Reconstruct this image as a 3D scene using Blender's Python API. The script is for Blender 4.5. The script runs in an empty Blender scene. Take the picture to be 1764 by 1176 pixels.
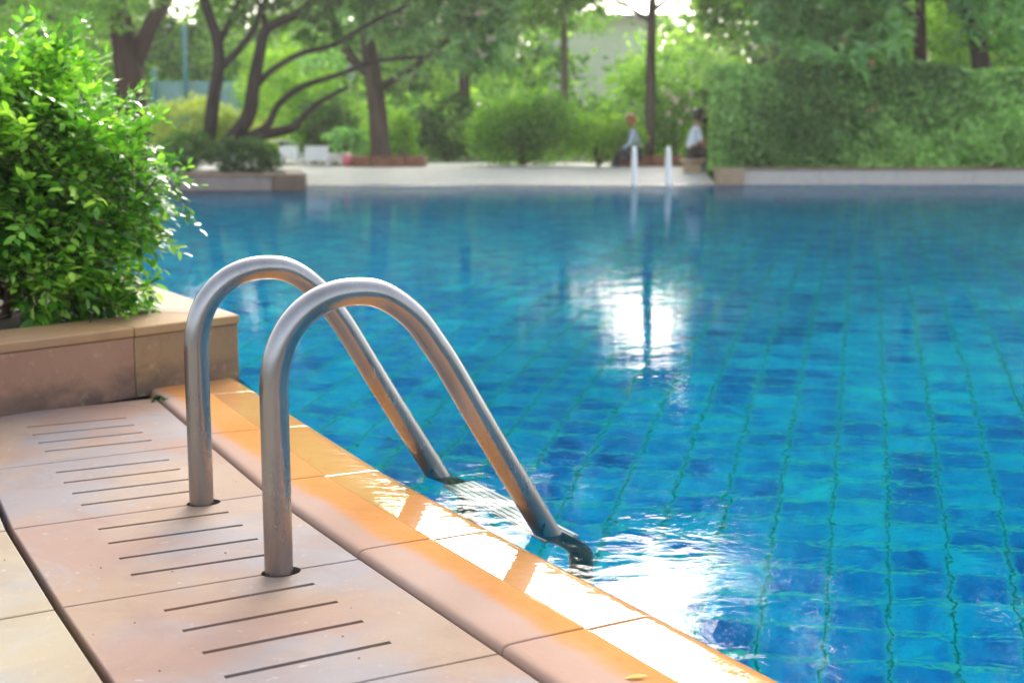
import bpy, bmesh, math, random
import numpy as np
from mathutils import Vector, Matrix
R = math.radians
scene = bpy.context.scene
col = scene.collection
# ------------------------------------------------------------------ camera
H = 0.74
PITCH = R(8.76)
FPX = 2253.0
cam_d = bpy.data.cameras.new('camera'); cam = bpy.data.objects.new('camera', cam_d); col.objects.link(cam)
cam.location = (0, 0, H); cam.rotation_euler = (R(90)-PITCH, 0, 0)
cam_d.sensor_width = 36; cam_d.lens = FPX/1764*36
cam_d.clip_start = .05; cam_d.clip_end = 2000
cam_d.dof.use_dof = True; cam_d.dof.focus_distance = 2.35; cam_d.dof.aperture_fstop = 4.6
scene.camera = cam
# ------------------------------------------------------------------ sky, sun, exposure
SUN_EL, SUN_AZ = R(31), R(4)
world = bpy.data.worlds.new('World'); scene.world = world; world.use_nodes = True
wn = world.node_tree; wn.nodes.clear()
sky = wn.nodes.new('ShaderNodeTexSky'); sky.sky_type = 'NISHITA'; sky.sun_disc = False
sky.sun_elevation = SUN_EL; sky.sun_rotation = SUN_AZ; sky.dust_density = 5; sky.air_density = 1.0; sky.ozone_density = 1.0
hs = wn.nodes.new('ShaderNodeHueSaturation'); hs.inputs['Saturation'].default_value = .45
bg = wn.nodes.new('ShaderNodeBackground'); bg.inputs[1].default_value = .15
wo = wn.nodes.new('ShaderNodeOutputWorld')
wn.links.new(sky.outputs[0], hs.inputs['Color']); wn.links.new(hs.outputs[0], bg.inputs[0]); wn.links.new(bg.outputs[0], wo.inputs[0])
sd = bpy.data.lights.new('sun', 'SUN'); sd.energy = .30; sd.angle = R(30); sd.color = (1, .96, .88)
sun = bpy.data.objects.new('sun', sd); col.objects.link(sun)
sdir = Vector((math.sin(SUN_AZ)*math.cos(SUN_EL), math.cos(SUN_AZ)*math.cos(SUN_EL), math.sin(SUN_EL)))
sun.rotation_euler = sdir.to_track_quat('Z', 'Y').to_euler(); sun.location = (0, 0, 30)
vs = scene.view_settings; vs.view_transform = 'Standard'; vs.look = 'None'; vs.gamma = 1; vs.exposure = 1.85
scene.display_settings.display_device = 'sRGB'
scene.render.engine = 'CYCLES'
cy = scene.cycles
cy.use_denoising = True; cy.max_bounces = 8; cy.diffuse_bounces = 3; cy.glossy_bounces = 4; cy.transmission_bounces = 8
cy.transparent_max_bounces = 8; cy.sample_clamp_indirect = 8; cy.caustics_refractive = True; cy.caustics_reflective = False
cy.use_adaptive_sampling = True; cy.adaptive_threshold = .02

# ------------------------------------------------------------------ helpers
def ray(u, v):
    c, s = math.cos(PITCH), math.sin(PITCH); q = (588-v)/FPX
    return np.array([(u-882)/FPX, c+q*s, -s+q*c])
CAM = np.array([0, 0, H])
def atz(u, v, z=0.):
    d = ray(u, v); return CAM+d*((z-H)/d[2])
def aty(u, v, Y):
    d = ray(u, v); return CAM+d*(Y/d[1])
def pxm(Y): return Y*1.01/FPX     # metres per photo pixel at depth Y
def tag(o, label=None, cat=None, group=None, kind=None):
    if label: o['label'] = label
    if cat: o['category'] = cat
    if group: o['group'] = group
    if kind: o['kind'] = kind
    return o
def empty(name, loc=(0, 0, 0), label=None, cat=None, group=None):
    o = bpy.data.objects.new(name, None); col.objects.link(o); o.location = loc
    return tag(o, label, cat, group)
def mesh(name, V, F, mat=None, parent=None, smooth=False):
    me = bpy.data.meshes.new(name)
    V = np.asarray(V, float).reshape(-1, 3)
    off = np.zeros(3)
    if parent is not None: off = np.array(parent.matrix_basis.translation) if parent.parent is None else np.array(parent.parent.matrix_basis.translation)+np.array(parent.matrix_basis.translation)
    me.from_pydata((V-off).tolist(), [], F)
    if smooth: me.polygons.foreach_set('use_smooth', [True]*len(me.polygons))
    me.update()
    o = bpy.data.objects.new(name, me); col.objects.link(o)
    if mat: me.materials.append(mat)
    if parent: o.parent = parent
    return o
def qmesh(name, V, F, mat=None, parent=None, smooth=False):   # numpy quads, fast
    V = np.asarray(V, np.float32); F = np.asarray(F, np.int32)
    if parent is not None: V = V-np.array(parent.location, np.float32)
    me = bpy.data.meshes.new(name); k = F.shape[1]
    me.vertices.add(len(V)); me.vertices.foreach_set('co', V.ravel())
    me.loops.add(F.size); me.loops.foreach_set('vertex_index', F.ravel())
    me.polygons.add(len(F)); me.polygons.foreach_set('loop_start', np.arange(len(F), dtype=np.int32)*k)
    me.polygons.foreach_set('loop_total', np.full(len(F), k, np.int32))
    if smooth: me.polygons.foreach_set('use_smooth', np.ones(len(F), bool))
    me.update(calc_edges=True); me.validate()
    o = bpy.data.objects.new(name, me); col.objects.link(o)
    if mat: me.materials.append(mat)
    if parent: o.parent = parent
    return o
def tube(P, rad, seg=16, caps=True):
    P = [Vector(p) for p in P]; n = len(P)
    if not hasattr(rad, '__len__'): rad = [rad]*n
    T = [(P[min(i+1, n-1)]-P[max(i-1, 0)]).normalized() for i in range(n)]
    a = T[0].orthogonal().normalized(); V = []; F = []
    for i in range(n):
        a = (a-T[i]*a.dot(T[i])).normalized(); b = T[i].cross(a)
        for k in range(seg):
            t = 2*math.pi*k/seg; V.append(P[i]+(a*math.cos(t)+b*math.sin(t))*rad[i])
    for i in range(n-1):
        for k in range(seg):
            k2 = (k+1) % seg; F.append((i*seg+k, i*seg+k2, (i+1)*seg+k2, (i+1)*seg+k))
    if caps: F.append(tuple(range(seg))[::-1]); F.append(tuple((n-1)*seg+k for k in range(seg)))
    return [tuple(v) for v in V], F
def join(parts):
    V = []; F = []
    for v, f in parts:
        n = len(V); V += list(v); F += [tuple(i+n for i in q) for q in f]
    return V, F
def prism(poly, z0, z1):
    n = len(poly); V = [(x, y, z0) for x, y in poly]+[(x, y, z1) for x, y in poly]
    a = sum(poly[i][0]*poly[(i+1) % n][1]-poly[(i+1) % n][0]*poly[i][1] for i in range(n))
    F = [tuple(range(n))[::-1], tuple(range(n, 2*n))]+[(i, (i+1) % n, n+(i+1) % n, n+i) for i in range(n)]
    if a < 0: F = [f[::-1] for f in F]
    return V, F
def box(c, s, rz=0):
    x, y, z = c; a, b, h = s[0]/2, s[1]/2, s[2]/2; ca, sa = math.cos(rz), math.sin(rz)
    V = [(x+i*a*ca-j*b*sa, y+i*a*sa+j*b*ca, z+k*h) for k in (-1, 1) for i, j in ((-1, -1), (1, -1), (1, 1), (-1, 1))]
    return V, [(3, 2, 1, 0), (4, 5, 6, 7), (0, 1, 5, 4), (1, 2, 6, 5), (2, 3, 7, 6), (3, 0, 4, 7)]
def bevel(o, w, seg=3):
    m = o.modifiers.new('bevel', 'BEVEL'); m.width = w; m.segments = seg; m.limit_method = 'ANGLE'; m.angle_limit = R(40)
    o.data.polygons.foreach_set('use_smooth', [True]*len(o.data.polygons))
    w_ = o.modifiers.new('wn', 'WEIGHTED_NORMAL'); w_.keep_sharp = False
    return o
def spline(pts, n):
    P = np.array(pts, float); m = len(P); t = np.linspace(0, m-1, n); out = []
    for s in t:
        i = min(int(s), m-2); f = s-i
        p0, p1, p2, p3 = P[max(i-1, 0)], P[i], P[i+1], P[min(i+2, m-1)]
        out.append(.5*((2*p1)+(-p0+p2)*f+(2*p0-5*p1+4*p2-p3)*f*f+(-p0+3*p1-3*p2+p3)*f**3))
    return np.array(out)

# ------------------------------------------------------------------ materials
class MT:
    def __init__(s, name):
        s.m = bpy.data.materials.new(name); s.m.use_nodes = True; s.t = s.m.node_tree; s.t.nodes.clear()
        s.out = s.n('ShaderNodeOutputMaterial')
    def n(s, typ, **kw):
        nd = s.t.nodes.new(typ)
        for k, v in kw.items():
            if k.startswith('i_'): nd.inputs[k[2:].replace('_', ' ')].default_value = v
            else: setattr(nd, k, v)
        return nd
    def l(s, a, b): s.t.links.new(a, b)
    def pos(s, obj=True):
        if not hasattr(s, '_p'): s._p = s.n('ShaderNodeNewGeometry')
        return s._p.outputs['Position']
    def noise(s, scale, detail=4, vec=None, rough=.6, dist=0):
        nd = s.n('ShaderNodeTexNoise'); nd.inputs['Scale'].default_value = scale; nd.inputs['Detail'].default_value = detail
        nd.inputs['Roughness'].default_value = rough; nd.inputs['Distortion'].default_value = dist
        s.l(vec or s.pos(), nd.inputs['Vector']); return nd.outputs['Fac']
    def ramp(s, fac, stops, interp='LINEAR'):
        r = s.n('ShaderNodeValToRGB'); e = r.color_ramp.elements; r.color_ramp.interpolation = interp
        while len(e) < len(stops): e.new(.5)
        for el, (p, c) in zip(e, stops):
            el.position = p; el.color = (*c, 1) if hasattr(c, '__len__') else (c, c, c, 1)
        s.l(fac, r.inputs[0]); return r.outputs[0]
    def mix(s, fac, a, b, mode='MIX'):
        m = s.n('ShaderNodeMix', data_type='RGBA', blend_type=mode)
        for k, x in ((0, fac), (6, a), (7, b)):
            if hasattr(x, 'links'): s.l(x, m.inputs[k])
            else: m.inputs[k].default_value = (*x, 1) if hasattr(x, '__len__') else x
        return m.outputs[2]
    def math(s, op, a, b=0., c=0., clamp=False):
        m = s.n('ShaderNodeMath', operation=op, use_clamp=clamp)
        for k, x in enumerate((a, b, c)):
            if hasattr(x, 'links'): s.l(x, m.inputs[k])
            else: m.inputs[k].default_value = x
        return m.outputs[0]
    def bump(s, h, dist, strength=1., normal=None):
        b = s.n('ShaderNodeBump'); b.inputs['Distance'].default_value = dist; b.inputs['Strength'].default_value = strength
        s.l(h, b.inputs['Height'])
        if normal: s.l(normal, b.inputs['Normal'])
        return b.outputs[0]
    def bsdf(s, color, rough=.6, metal=0., normal=None, spec=.5, **kw):
        p = s.n('ShaderNodeBsdfPrincipled')
        for k, x in (('Base Color', color), ('Roughness', rough), ('Metallic', metal), ('Specular IOR Level', spec)):
            if hasattr(x, 'links'): s.l(x, p.inputs[k])
            else: p.inputs[k].default_value = (*x, 1) if hasattr(x, '__len__') else x
        if normal: s.l(normal, p.inputs['Normal'])
        for k, x in kw.items(): p.inputs[k.replace('_', ' ')].default_value = x
        s.l(p.outputs[0], s.out.inputs[0]); return p
def simple(name, c, rough=.6, metal=0, var=.15, sc=8):
    m = MT(name); f = m.noise(sc)
    c = np.array(c); m.bsdf(m.ramp(f, [(.3, tuple(c*(1-var))), (.7, tuple(np.minimum(c*(1+var), 1)))]), rough, metal, m.bump(f, .003, .4)); return m.m
def leafmat(name, cols, rough=.4, trans=.35, big=0.6):
    m = MT(name); g = m.n('ShaderNodeNewGeometry'); f = g.outputs['Random Per Island']
    nz = m.noise(big, 2); f2 = m.math('MULTIPLY_ADD', f, .55, m.math('MULTIPLY_ADD', nz, 1.7, -.62))
    c = m.ramp(f2, [(.2+.6*i/(len(cols)-1), k) for i, k in enumerate(cols)])
    p = m.bsdf(c, rough, 0, None, .5)
    t = m.n('ShaderNodeBsdfTranslucent'); hs_ = m.mix(1., c, (1.5, 1.7, .6), 'MULTIPLY'); m.l(hs_, t.inputs[0])
    x = m.n('ShaderNodeMixShader'); x.inputs[0].default_value = trans
    m.l(p.outputs[0], x.inputs[1]); m.l(t.outputs[0], x.inputs[2]); m.l(x.outputs[0], m.out.inputs[0]); return m.m
def barkmat(name, c, sc=6):
    m = MT(name); mp = m.n('ShaderNodeMapping'); mp.inputs['Scale'].default_value = (1, 1, .25); m.l(m.pos(), mp.inputs[0])
    f = m.noise(sc, 6, mp.outputs[0]); c = np.array(c)
    m.bsdf(m.ramp(f, [(.3, tuple(c*.5)), (.7, tuple(c*1.4))]), .85, 0, m.bump(f, .05, .8), .2); return m.m

# deck: weathered terracotta / sandstone paving, pink with grey-blue and cream patches
def stone(name, warm, grey, cream, amt=.5, rough=.5, fine=.5):
    m = MT(name); a = m.noise(2.3, 5, None, .55, .3); b = m.noise(1.4, 4, None, .5, .6)
    mp = m.n('ShaderNodeMapping'); mp.inputs['Location'].default_value = (5.3, 1.7, 9.1); m.l(m.pos(), mp.inputs[0])
    b = m.noise(1.9, 5, mp.outputs[0], .6, .5)
    c = m.mix(m.ramp(a, [(.42, 0), (.56, amt)]), warm, grey); c = m.mix(m.ramp(b, [(.48, 0), (.62, .85)]), c, cream)
    d_ = m.noise(4.5, 6, mp.outputs[0], .65, 1.5); c = m.mix(m.ramp(d_, [(.5, 0), (.68, .35)]), c, tuple(x*.72 for x in warm)); c = m.mix(m.ramp(d_, [(.3, .3), (.42, 0)]), c, tuple(min(1, x*1.35) for x in grey))
    g = m.noise(160, 3, None, .7); c = m.mix(m.ramp(g, [(.3, .12), (.5, 0), (.75, .1)]), c, (.2, .13, .1))
    sp = m.noise(38, 4, None, .7); c = m.mix(m.ramp(sp, [(.62, 0), (.75, .22)]), c, (.75, .68, .62))
    h = m.math('ADD', m.math('MULTIPLY', g, .4), m.noise(22, 4)); 
    r = m.ramp(a, [(.4, rough), (.65, rough-.12)])
    m.bsdf(c, r, 0, m.bump(h, .0012, fine), .12); return m.m
M = {}
M['slab'] = stone('terracotta_paving', (.28, .18, .142), (.20, .205, .225), (.31, .215, .145), .7, .75)
M['slab2'] = stone('sandstone_paving', (.30, .235, .165), (.24, .24, .25), (.34, .285, .19), .9, .75)
M['dirt'] = simple('dark_joint_soil', (.035, .025, .018), .9)
M['void'] = simple('dark_slot_bottom', (.10, .06, .045), .9)
M['soil'] = simple('planter_soil', (.035, .022, .016), .95, 0, .5, 30)

# ------------------------------------------------------------------ pool outline (metres)
# inner (deck side) line of the coping, one vertex per slab joint
J = [np.array(p) for p in [(-1.18, 4.03), (-1.010, 3.690), (-.775, 3.215), (-.541, 2.742), (-.278, 2.276), (-.015, 1.825), (.246, 1.373), (.505, .92), (.765, .47), (1.02, .02), (1.28, -.43), (1.54, -.88), (1.8, -1.33), (2.05, -1.78), (2.3, -2.2)]]
def offs(L, d):
    out = []
    for i in range(len(L)):
        a = L[i]-L[i-1] if i else L[1]-L[0]; b = L[i+1]-L[i] if i < len(L)-1 else L[-1]-L[-2]
        t = a/np.linalg.norm(a)+b/np.linalg.norm(b); t /= np.linalg.norm(t); out.append(L[i]+np.array([-t[1], t[0]])*d)
    return out
CW, CREASE = .288, .145
ZW = -.008
OUT = offs(J, CW)
CR = offs(J, CREASE)
def lerp(a, b, t): return a+(b-a)*t

# ---- coping slabs
def coping_mat():
    m = MT('wet_terracotta_coping')
    uv = m.n('ShaderNodeUVMap'); sep = m.n('ShaderNodeSeparateXYZ'); m.l(uv.outputs[0], sep.inputs[0])
    u = sep.outputs[0]; v = sep.outputs[1]     # u: 0 deck side .. 1 water side ; v metres along from the planter
    nz = m.noise(3.2, 4, None, .55, .2); fine = m.noise(60, 4)
    # dry band grows towards the camera
    dryw = m.math('MULTIPLY_ADD', v, .09, m.math('MULTIPLY_ADD', nz, .30, -.12))
    d = m.math('SUBTRACT', u, dryw)
    wet = m.math('DIVIDE', d, .13, clamp=True)
    wet = m.ramp(wet, [(.0, 0), (.5, .75), (1., 1)])
    dryc = m.mix(m.ramp(nz, [(.35, 0), (.7, .6)]), (.38, .25, .19), (.42, .32, .275))
    wetc = m.mix(m.ramp(m.noise(2.2, 5), [(.35, 0), (.7, 1)]), (.50, .235, .08), (.54, .29, .12))
    wetc = m.mix(m.ramp(fine, [(.3, .25), (.55, 0)]), wetc, (.38, .16, .05))
    film = m.math('GREATER_THAN', u, CREASE/CW+.004)
    wetc = m.mix(m.math('SUBTRACT', 1, film), wetc, (.95, .90, .88), 'MULTIPLY')
    c = m.mix(wet, dryc, wetc)
    nr = m.math('MULTIPLY', wet, -.22); r = m.math('ADD', nr, .68)
    r = m.math('MULTIPLY_ADD', film, -.46, r); r = m.math('MAXIMUM', r, .015)
    g = m.noise(90, 4, None, .7)
    # water rippling over the outer edge
    sm = m.math('MULTIPLY', m.math('SUBTRACT', u, .55), 2.4, clamp=True)
    mp = m.n('ShaderNodeMapping'); mp.inputs['Scale'].default_value = (1, 1.9, 1); m.l(m.pos(), mp.inputs[0])
    rip = m.math('MULTIPLY', m.noise(16, 3, mp.outputs[0], .5, .6), sm)
    nrm = m.bump(m.math('MULTIPLY', g, m.math('SUBTRACT', 1, film)), .0015, .5)
    nrm = m.bump(rip, .0016, 1, nrm)
    m.bsdf(c, r, 0, nrm, m.math('MULTIPLY_ADD', film, .8, .0)); return m.m
M['coping'] = coping_mat()
def build_coping():
    V = []; F = []; UV = []
    vlen = 0
    prof = [(0.0, -.05), (0.0, -.008), (.0015, .001), (.005, .0055), (.011, .0078), (.02, .0085), (.06, .0087), (CREASE-.006, .008), (CREASE-.002, .0079), (CREASE, .0060), (CREASE+.003, .0048), (CREASE+.006, .0046), (CREASE+.010, .00455), (CREASE+.06, .0045), (CW-.035, .0042), (CW-.029, .0040), (CW-.015, .002), (CW-.004, -.006), (CW, -.018), (CW, -.12)]
    # profile extruded between joints, with a hairline gap
    for i in range(len(J)-1):
        L = np.linalg.norm(J[i+1]-J[i]); g = .0018/L; g1 = .0018/L
        ts = [g, .004/L, .008/L, *np.linspace(.1, .9, 7), 1-.008/L, 1-.004/L, 1-g1]
        base = len(V); rows = []
        for k, t in enumerate(ts):
            a = lerp(J[i], J[i+1], t); b = lerp(OUT[i], OUT[i+1], t); n_ = (b-a)
            drop = .0012 if k in (0, len(ts)-1) else 0
            for (w, z) in prof:
                p = a+n_*(w/CW); V.append((p[0], p[1], z-drop)); UV.append((w/CW, vlen+t*L))
        m_ = len(prof)
        for k in range(len(ts)-1):
            for q in range(m_-1):
                F.append((base+k*m_+q, base+(k+1)*m_+q, base+(k+1)*m_+q+1, base+k*m_+q+1))
        F.append(tuple(base+q for q in range(m_))); F.append(tuple(base+(len(ts)-1)*m_+q for q in range(m_))[::-1])
        vlen += L
    o = mesh('pool_coping', V, F, M['coping'], None, True)
    uv = o.data.uv_layers.new(name='UVMap')
    uv.data.foreach_set('uv', np.array([UV[l.vertex_index] for l in o.data.loops], np.float32).ravel())
    tag(o, kind='structure')
build_coping()

# ---- slotted strip of slabs next to the coping + paving beyond
S_W = .51
gapw = .008
inn = offs(J, -gapw); outn = offs(J, -gapw-S_W)
def cutter(polys, z0, z1):
    return join([prism(p, z0, z1) for p in polys])
def apply_bool(o, cut):
    cm = bpy.data.meshes.new('cut'); cm.from_pydata(cut[0], [], cut[1]); co = bpy.data.objects.new('cut', cm); col.objects.link(co)
    md = o.modifiers.new('b', 'BOOLEAN'); md.operation = 'DIFFERENCE'; md.solver = 'EXACT'; md.object = co
    dg = bpy.context.evaluated_depsgraph_get(); ev = o.evaluated_get(dg); me = bpy.data.meshes.new_from_object(ev)
    o.modifiers.clear(); o.data = me; bpy.data.objects.remove(co); return o
RA = np.array([-.404, 2.180]); RB = np.array([-.640, 2.616])
RTH = R(28.3); rdir = np.array([math.cos(RTH), math.sin(RTH)])
def circ(c, a, b, th, n=28):
    return [(c[0]+a*math.cos(t)*math.cos(th)-b*math.sin(t)*math.sin(th), c[1]+a*math.cos(t)*math.sin(th)+b*math.sin(t)*math.cos(th)) for t in np.linspace(0, 2*math.pi, n, endpoint=False)]
# joint positions across the strip; joints pass through the rail feet
def along(P0, P1, p): d = (P1-P0)/np.linalg.norm(P1-P0); return (p-P0)@d
strip_pts = []   # (inner, outer) pairs of joint ends
nrmv = np.array([-.866, -.5])
jl = [atz(*p)[:2] for p in [(320, 768), (450, 851), (640, 954), (860, 1115)]]
jr = [atz(*p)[:2] for p in [(0, 808), (50, 912), (118, 1042), (640, 1170)]]
def isect_line(p, d, L):      # first crossing of the line p+t d with polyline L
    best = None
    for i in range(len(L)-1):
        a, b = L[i], L[i+1]; e = b-a; den = d[0]*e[1]-d[1]*e[0]
        if abs(den) < 1e-9: continue
        t = ((a[0]-p[0])*e[1]-(a[1]-p[1])*e[0])/den; s_ = ((a[0]-p[0])*d[1]-(a[1]-p[1])*d[0])/den
        if -1e-6 <= s_ <= 1+1e-6: return p+d*t
    return None
joints = []
for th, p in [(31.5, (-.798, 3.123)), (29.5, tuple(RB)), (28.6, tuple(RA)), (28.0, None)]:
    p = np.array(p) if p is not None else atz(640, 1170)[:2]
    d = np.array([math.cos(R(th)), math.sin(R(th))])
    a, b = isect_line(p, d, inn), isect_line(p, d, outn)
    joints.append((a, b, d))
k = joints[-1]
for i in range(1, 7):
    sh = np.array([.5, -.866])*.5*i; joints.append((isect_line(k[0]+sh, k[2], inn), isect_line(k[1]+sh, k[2], outn), k[2]))
top = (inn[0]+np.array([-.0, -.0]), None, None)
p0 = np.array([-1.079, 3.70]); d0 = np.array([math.cos(R(33)), math.sin(R(33))])
joints.insert(0, (isect_line(p0, d0, inn), isect_line(p0, d0, outn), d0))
def quadpt(q, u, v): return (q[0]*(1-u)+q[1]*u)*(1-v)+(q[3]*(1-u)+q[2]*u)*v
strip_parts = []; cuts = []
SLOTS = [ # measured groups: start x,y, angle
 ((-1.709*.74, 4.507*.74), .487), ((-1.388*.74, 3.873*.74), .495), ((-1.076*.74, 3.287*.74), .482), ((-.748*.74, 2.692*.74), .53)]
SL, SP = .2546, .1006
for i in range(len(joints)-1):
    a0, b0, _ = joints[i]; a1, b1, _ = joints[i+1]
    e = .0012; v0 = (a1-a0)/np.linalg.norm(a1-a0); v1 = (b1-b0)/np.linalg.norm(b1-b0)
    q = [tuple(a0+v0*e), tuple(b0+v1*e), tuple(b1-v1*e), tuple(a1-v0*e)]
    strip_parts.append(prism(q, -.045, 0))
for (sx, sy), th in SLOTS:
    a = np.array([math.cos(th), math.sin(th)]); b = np.array([math.sin(th), -math.cos(th)])
    for i in range(4):
        p = np.array([sx, sy])+b*SP*i; w = .0055
        cuts.append([tuple(p-b*w), tuple(p+a*SL-b*w), tuple(p+a*SL+b*w), tuple(p+b*w)])
th = .5
for kq in range(1, 5):
    sx, sy = np.array([-.748*.74, 2.692*.74])+np.array([.5, -.866])*.5*kq
    a = np.array([math.cos(th), math.sin(th)]); b = np.array([math.sin(th), -math.cos(th)])
    for i in range(4):
        p = np.array([sx, sy])+b*SP*i; cuts.append([tuple(p-b*.0055), tuple(p+a*SL-b*.0055), tuple(p+a*SL+b*.0055), tuple(p+b*.0055)])
V, F = join(strip_parts)
strip = mesh('slotted_paving_strip', V, F, M['slab'])
bm = bmesh.new(); bm.from_mesh(strip.data)
ed = [e for e in bm.edges if abs(e.verts[0].co.z) < 1e-5 and abs(e.verts[1].co.z) < 1e-5]
bmesh.ops.bevel(bm, geom=ed, offset=.004, segments=3, affect='EDGES', profile=.6, offset_type='OFFSET'); bm.to_mesh(strip.data); bm.free()
hol = [circ(RA+rdir*.004, .035, .0275, RTH), circ(RB+rdir*.004, .035, .0275, RTH)]
apply_bool(strip, cutter(cuts, -.014, .02))
apply_bool(strip, cutter(hol, -.06, .02))
tag(strip, kind='structure')
# outer paving: two courses of bigger slabs, joints continue
out2 = offs(J, -gapw-S_W-.012)
parts = []
def course(dist0, dist1, j0, sidx):
    for i in range(len(joints)-1):
        a0 = joints[i][1]; a1 = joints[i+1][1]
        n0 = np.array([-.85, -.52]); g = .012
        v = (a1-a0)/np.linalg.norm(a1-a0); e = .0018
        p0, p1 = a0+v*e, a1-v*e
        parts.append(prism([tuple(p0+n0*(dist0)), tuple(p0+n0*dist1), tuple(p1+n0*dist1), tuple(p1+n0*dist0)], -.045, -.001))
for kk in range(7):
    course(.012+kk*.514, .012+kk*.514+.508, 0, 0)
V, F = join(parts)
pav = mesh('poolside_paving', V, F, M['slab2'])
bm = bmesh.new(); bm.from_mesh(pav.data)
ed = [e for e in bm.edges if e.verts[0].co.z > -.01 and e.verts[1].co.z > -.01]
bmesh.ops.bevel(bm, geom=ed, offset=.004, segments=2, affect='EDGES', profile=.6); bm.to_mesh(pav.data); bm.free()
tag(pav, kind='structure')
# soil bed and slab base under the deck, and the deck around
bed = [tuple(OUT[i]-0) for i in range(len(OUT)-1, -1, -1)]
bed = [tuple(lerp(J[i], OUT[i], .9)) for i in range(len(J)-1, -1, -1)]
# ------------------------------------------------------------------ near planter
PA = np.array([-.85, 4.052]); FD = np.array([math.cos(R(48.2)), math.sin(R(48.2))]); SD = np.array([math.cos(R(120.8)), math.sin(R(120.8))])
near_poly = bed+[tuple(PA), tuple(PA+SD*3.6), (-9, 8.6), (-9, 24.5), (-60, 24.5), (-60, -40), (2.3, -40)]
V, F = prism(near_poly, -.5, -.03)
tag(mesh('deck_base', V, F, M['dirt']), kind='structure')
far_deck = [(-9, 8.6), (-60, 8.6), (-60, -40), (-3.9, -40), (-3.9, 1.0), (-4.2, 4), (-4.4, 7.9)]
V, F = prism(far_deck, -.03, -.002)
tag(mesh('deck', V, F, M['slab2']), kind='structure')

def planterstone(name, c1, c2, soot=.7):
    m = MT(name); a = m.noise(3, 5, None, .6, .5); c = m.mix(m.ramp(a, [(.35, 0), (.65, 1)]), c1, c2)
    sep = m.n('ShaderNodeSeparateXYZ'); m.l(m.pos(), sep.inputs[0]); z = sep.outputs[2]
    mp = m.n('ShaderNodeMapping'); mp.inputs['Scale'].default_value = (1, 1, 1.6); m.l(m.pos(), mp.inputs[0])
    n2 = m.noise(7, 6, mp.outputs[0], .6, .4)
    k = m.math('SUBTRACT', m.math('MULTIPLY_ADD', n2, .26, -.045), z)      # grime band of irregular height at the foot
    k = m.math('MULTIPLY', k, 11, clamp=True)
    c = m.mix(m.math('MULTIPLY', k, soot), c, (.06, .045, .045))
    n3 = m.noise(26, 4, None, .7); c = m.mix(m.ramp(n3, [(.58, 0), (.72, .25)]), c, (.6, .5, .4))
    n4 = m.noise(5, 5, mp.outputs[0], .6, 1.2); c = m.mix(m.ramp(n4, [(.5, 0), (.62, .4)]), c, (.13, .085, .06))
    m.bsdf(c, .6, 0, m.bump(m.math('ADD', n3, m.noise(120, 3)), .0015, .5), .4); return m.m
M['facing_pink'] = planterstone('pink_sandstone_facing', (.28, .145, .10), (.33, .19, .12), .8)
M['facing_tan'] = planterstone('tan_sandstone_facing', (.31, .185, .08), (.26, .17, .10), .7)
M['cap'] = stone('sandstone_cap', (.38, .22, .11), (.30, .22, .16), (.40, .27, .13), .4, .65)
M['cap2'] = stone('pale_cap', (.42, .29, .22), (.36, .29, .25), (.44, .33, .23), .4, .65)
pl = empty('stone_planter', (PA[0], PA[1], 0), 'low tan and pink stone planter box holding the near leafy bush', 'planter')
ZT, CT = .2, .029
FN = np.array([-math.sin(R(48.2)), math.cos(R(48.2))])       # inward normal of front
SN = np.array([-math.sin(R(120.8)), math.cos(R(120.8))])     # inward normal of side (points left)
def strip_block(P, D, N, t0, t1, depth, z0, z1, name, mat, bev=.004):
    a, b = P+D*t0, P+D*t1
    V, F = prism([tuple(a), tuple(b), tuple(b+N*depth), tuple(a+N*depth)], z0, z1)
    return bevel(mesh(name, V, F, mat, pl), bev)
fs = [0, .375, 1.0, 1.62, 2.25, 2.9]
for i in range(5):
    a, b = PA+FN*.006-FD*(fs[i]+(.001 if i else .006)), PA+FN*.006-FD*(fs[i+1]-.001)
    V, F = prism([tuple(a), tuple(b), tuple(b+FN*.16), tuple(a+FN*.16)], -.01, ZT-CT-.001)
    bevel(mesh('facing_block', V, F, M['facing_tan'] if i == 0 else M['facing_pink'], pl), .003)
C0 = PA+FN*0
# mitred corner cap: polygon between outer corner and inner corner
den = FD[0]*SD[1]-FD[1]*SD[0]
inner = None
def li(p, d, q, e):
    t = ((q[0]-p[0])*e[1]-(q[1]-p[1])*e[0])/(d[0]*e[1]-d[1]*e[0]); return p+d*t
inner = li(PA+FN*.245, FD, PA+SN*.20, SD)
def cap(poly, mat):
    V, F = prism([tuple(p) for p in poly], ZT-CT, ZT); return bevel(mesh('cap_slab', V, F, mat, pl), .006)
tI = (PA-inner)@FD
cap([PA, PA-FD*fs[1]+FD*.001, PA-FD*fs[1]+FD*.001+FN*.245, inner, ], M['cap'])
cs = fs
for i in range(1, 5):
    a, b = PA-FD*(fs[i]+.001), PA-FD*(fs[i+1]-.001); cap([a, b, b+FN*.245, a+FN*.245], M['cap'])
ss = [0, .62, 1.28, 1.94, 2.6, 3.25]
for i in range(5):
    a, b = PA+SD*(ss[i]+.001), PA+SD*(ss[i+1]-.001)
    ia = inner if i == 0 else a+SN*.20
    if i == 0: a = PA+(inner-PA)*.004+SD*.002; ia = inner+SD*.002
    cap([a, ia, b+SN*.20, b], M['cap2'])
    a, b = PA+SD*(ss[i]+.008)+SN*.006, PA+SD*(ss[i+1]-.001)+SN*.006
    V, F = prism([tuple(a), tuple(a+SN*.13), tuple(b+SN*.13), tuple(b)], -.3, ZT-CT-.001)
    bevel(mesh('facing_block', V, F, M['facing_pink'], pl), .003)
sp_ = [inner-np.array([0, 0]), PA-FD*2.9+FN*.15, PA-FD*2.9+FN*3, PA+SD*3.2+SN*.12]
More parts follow.
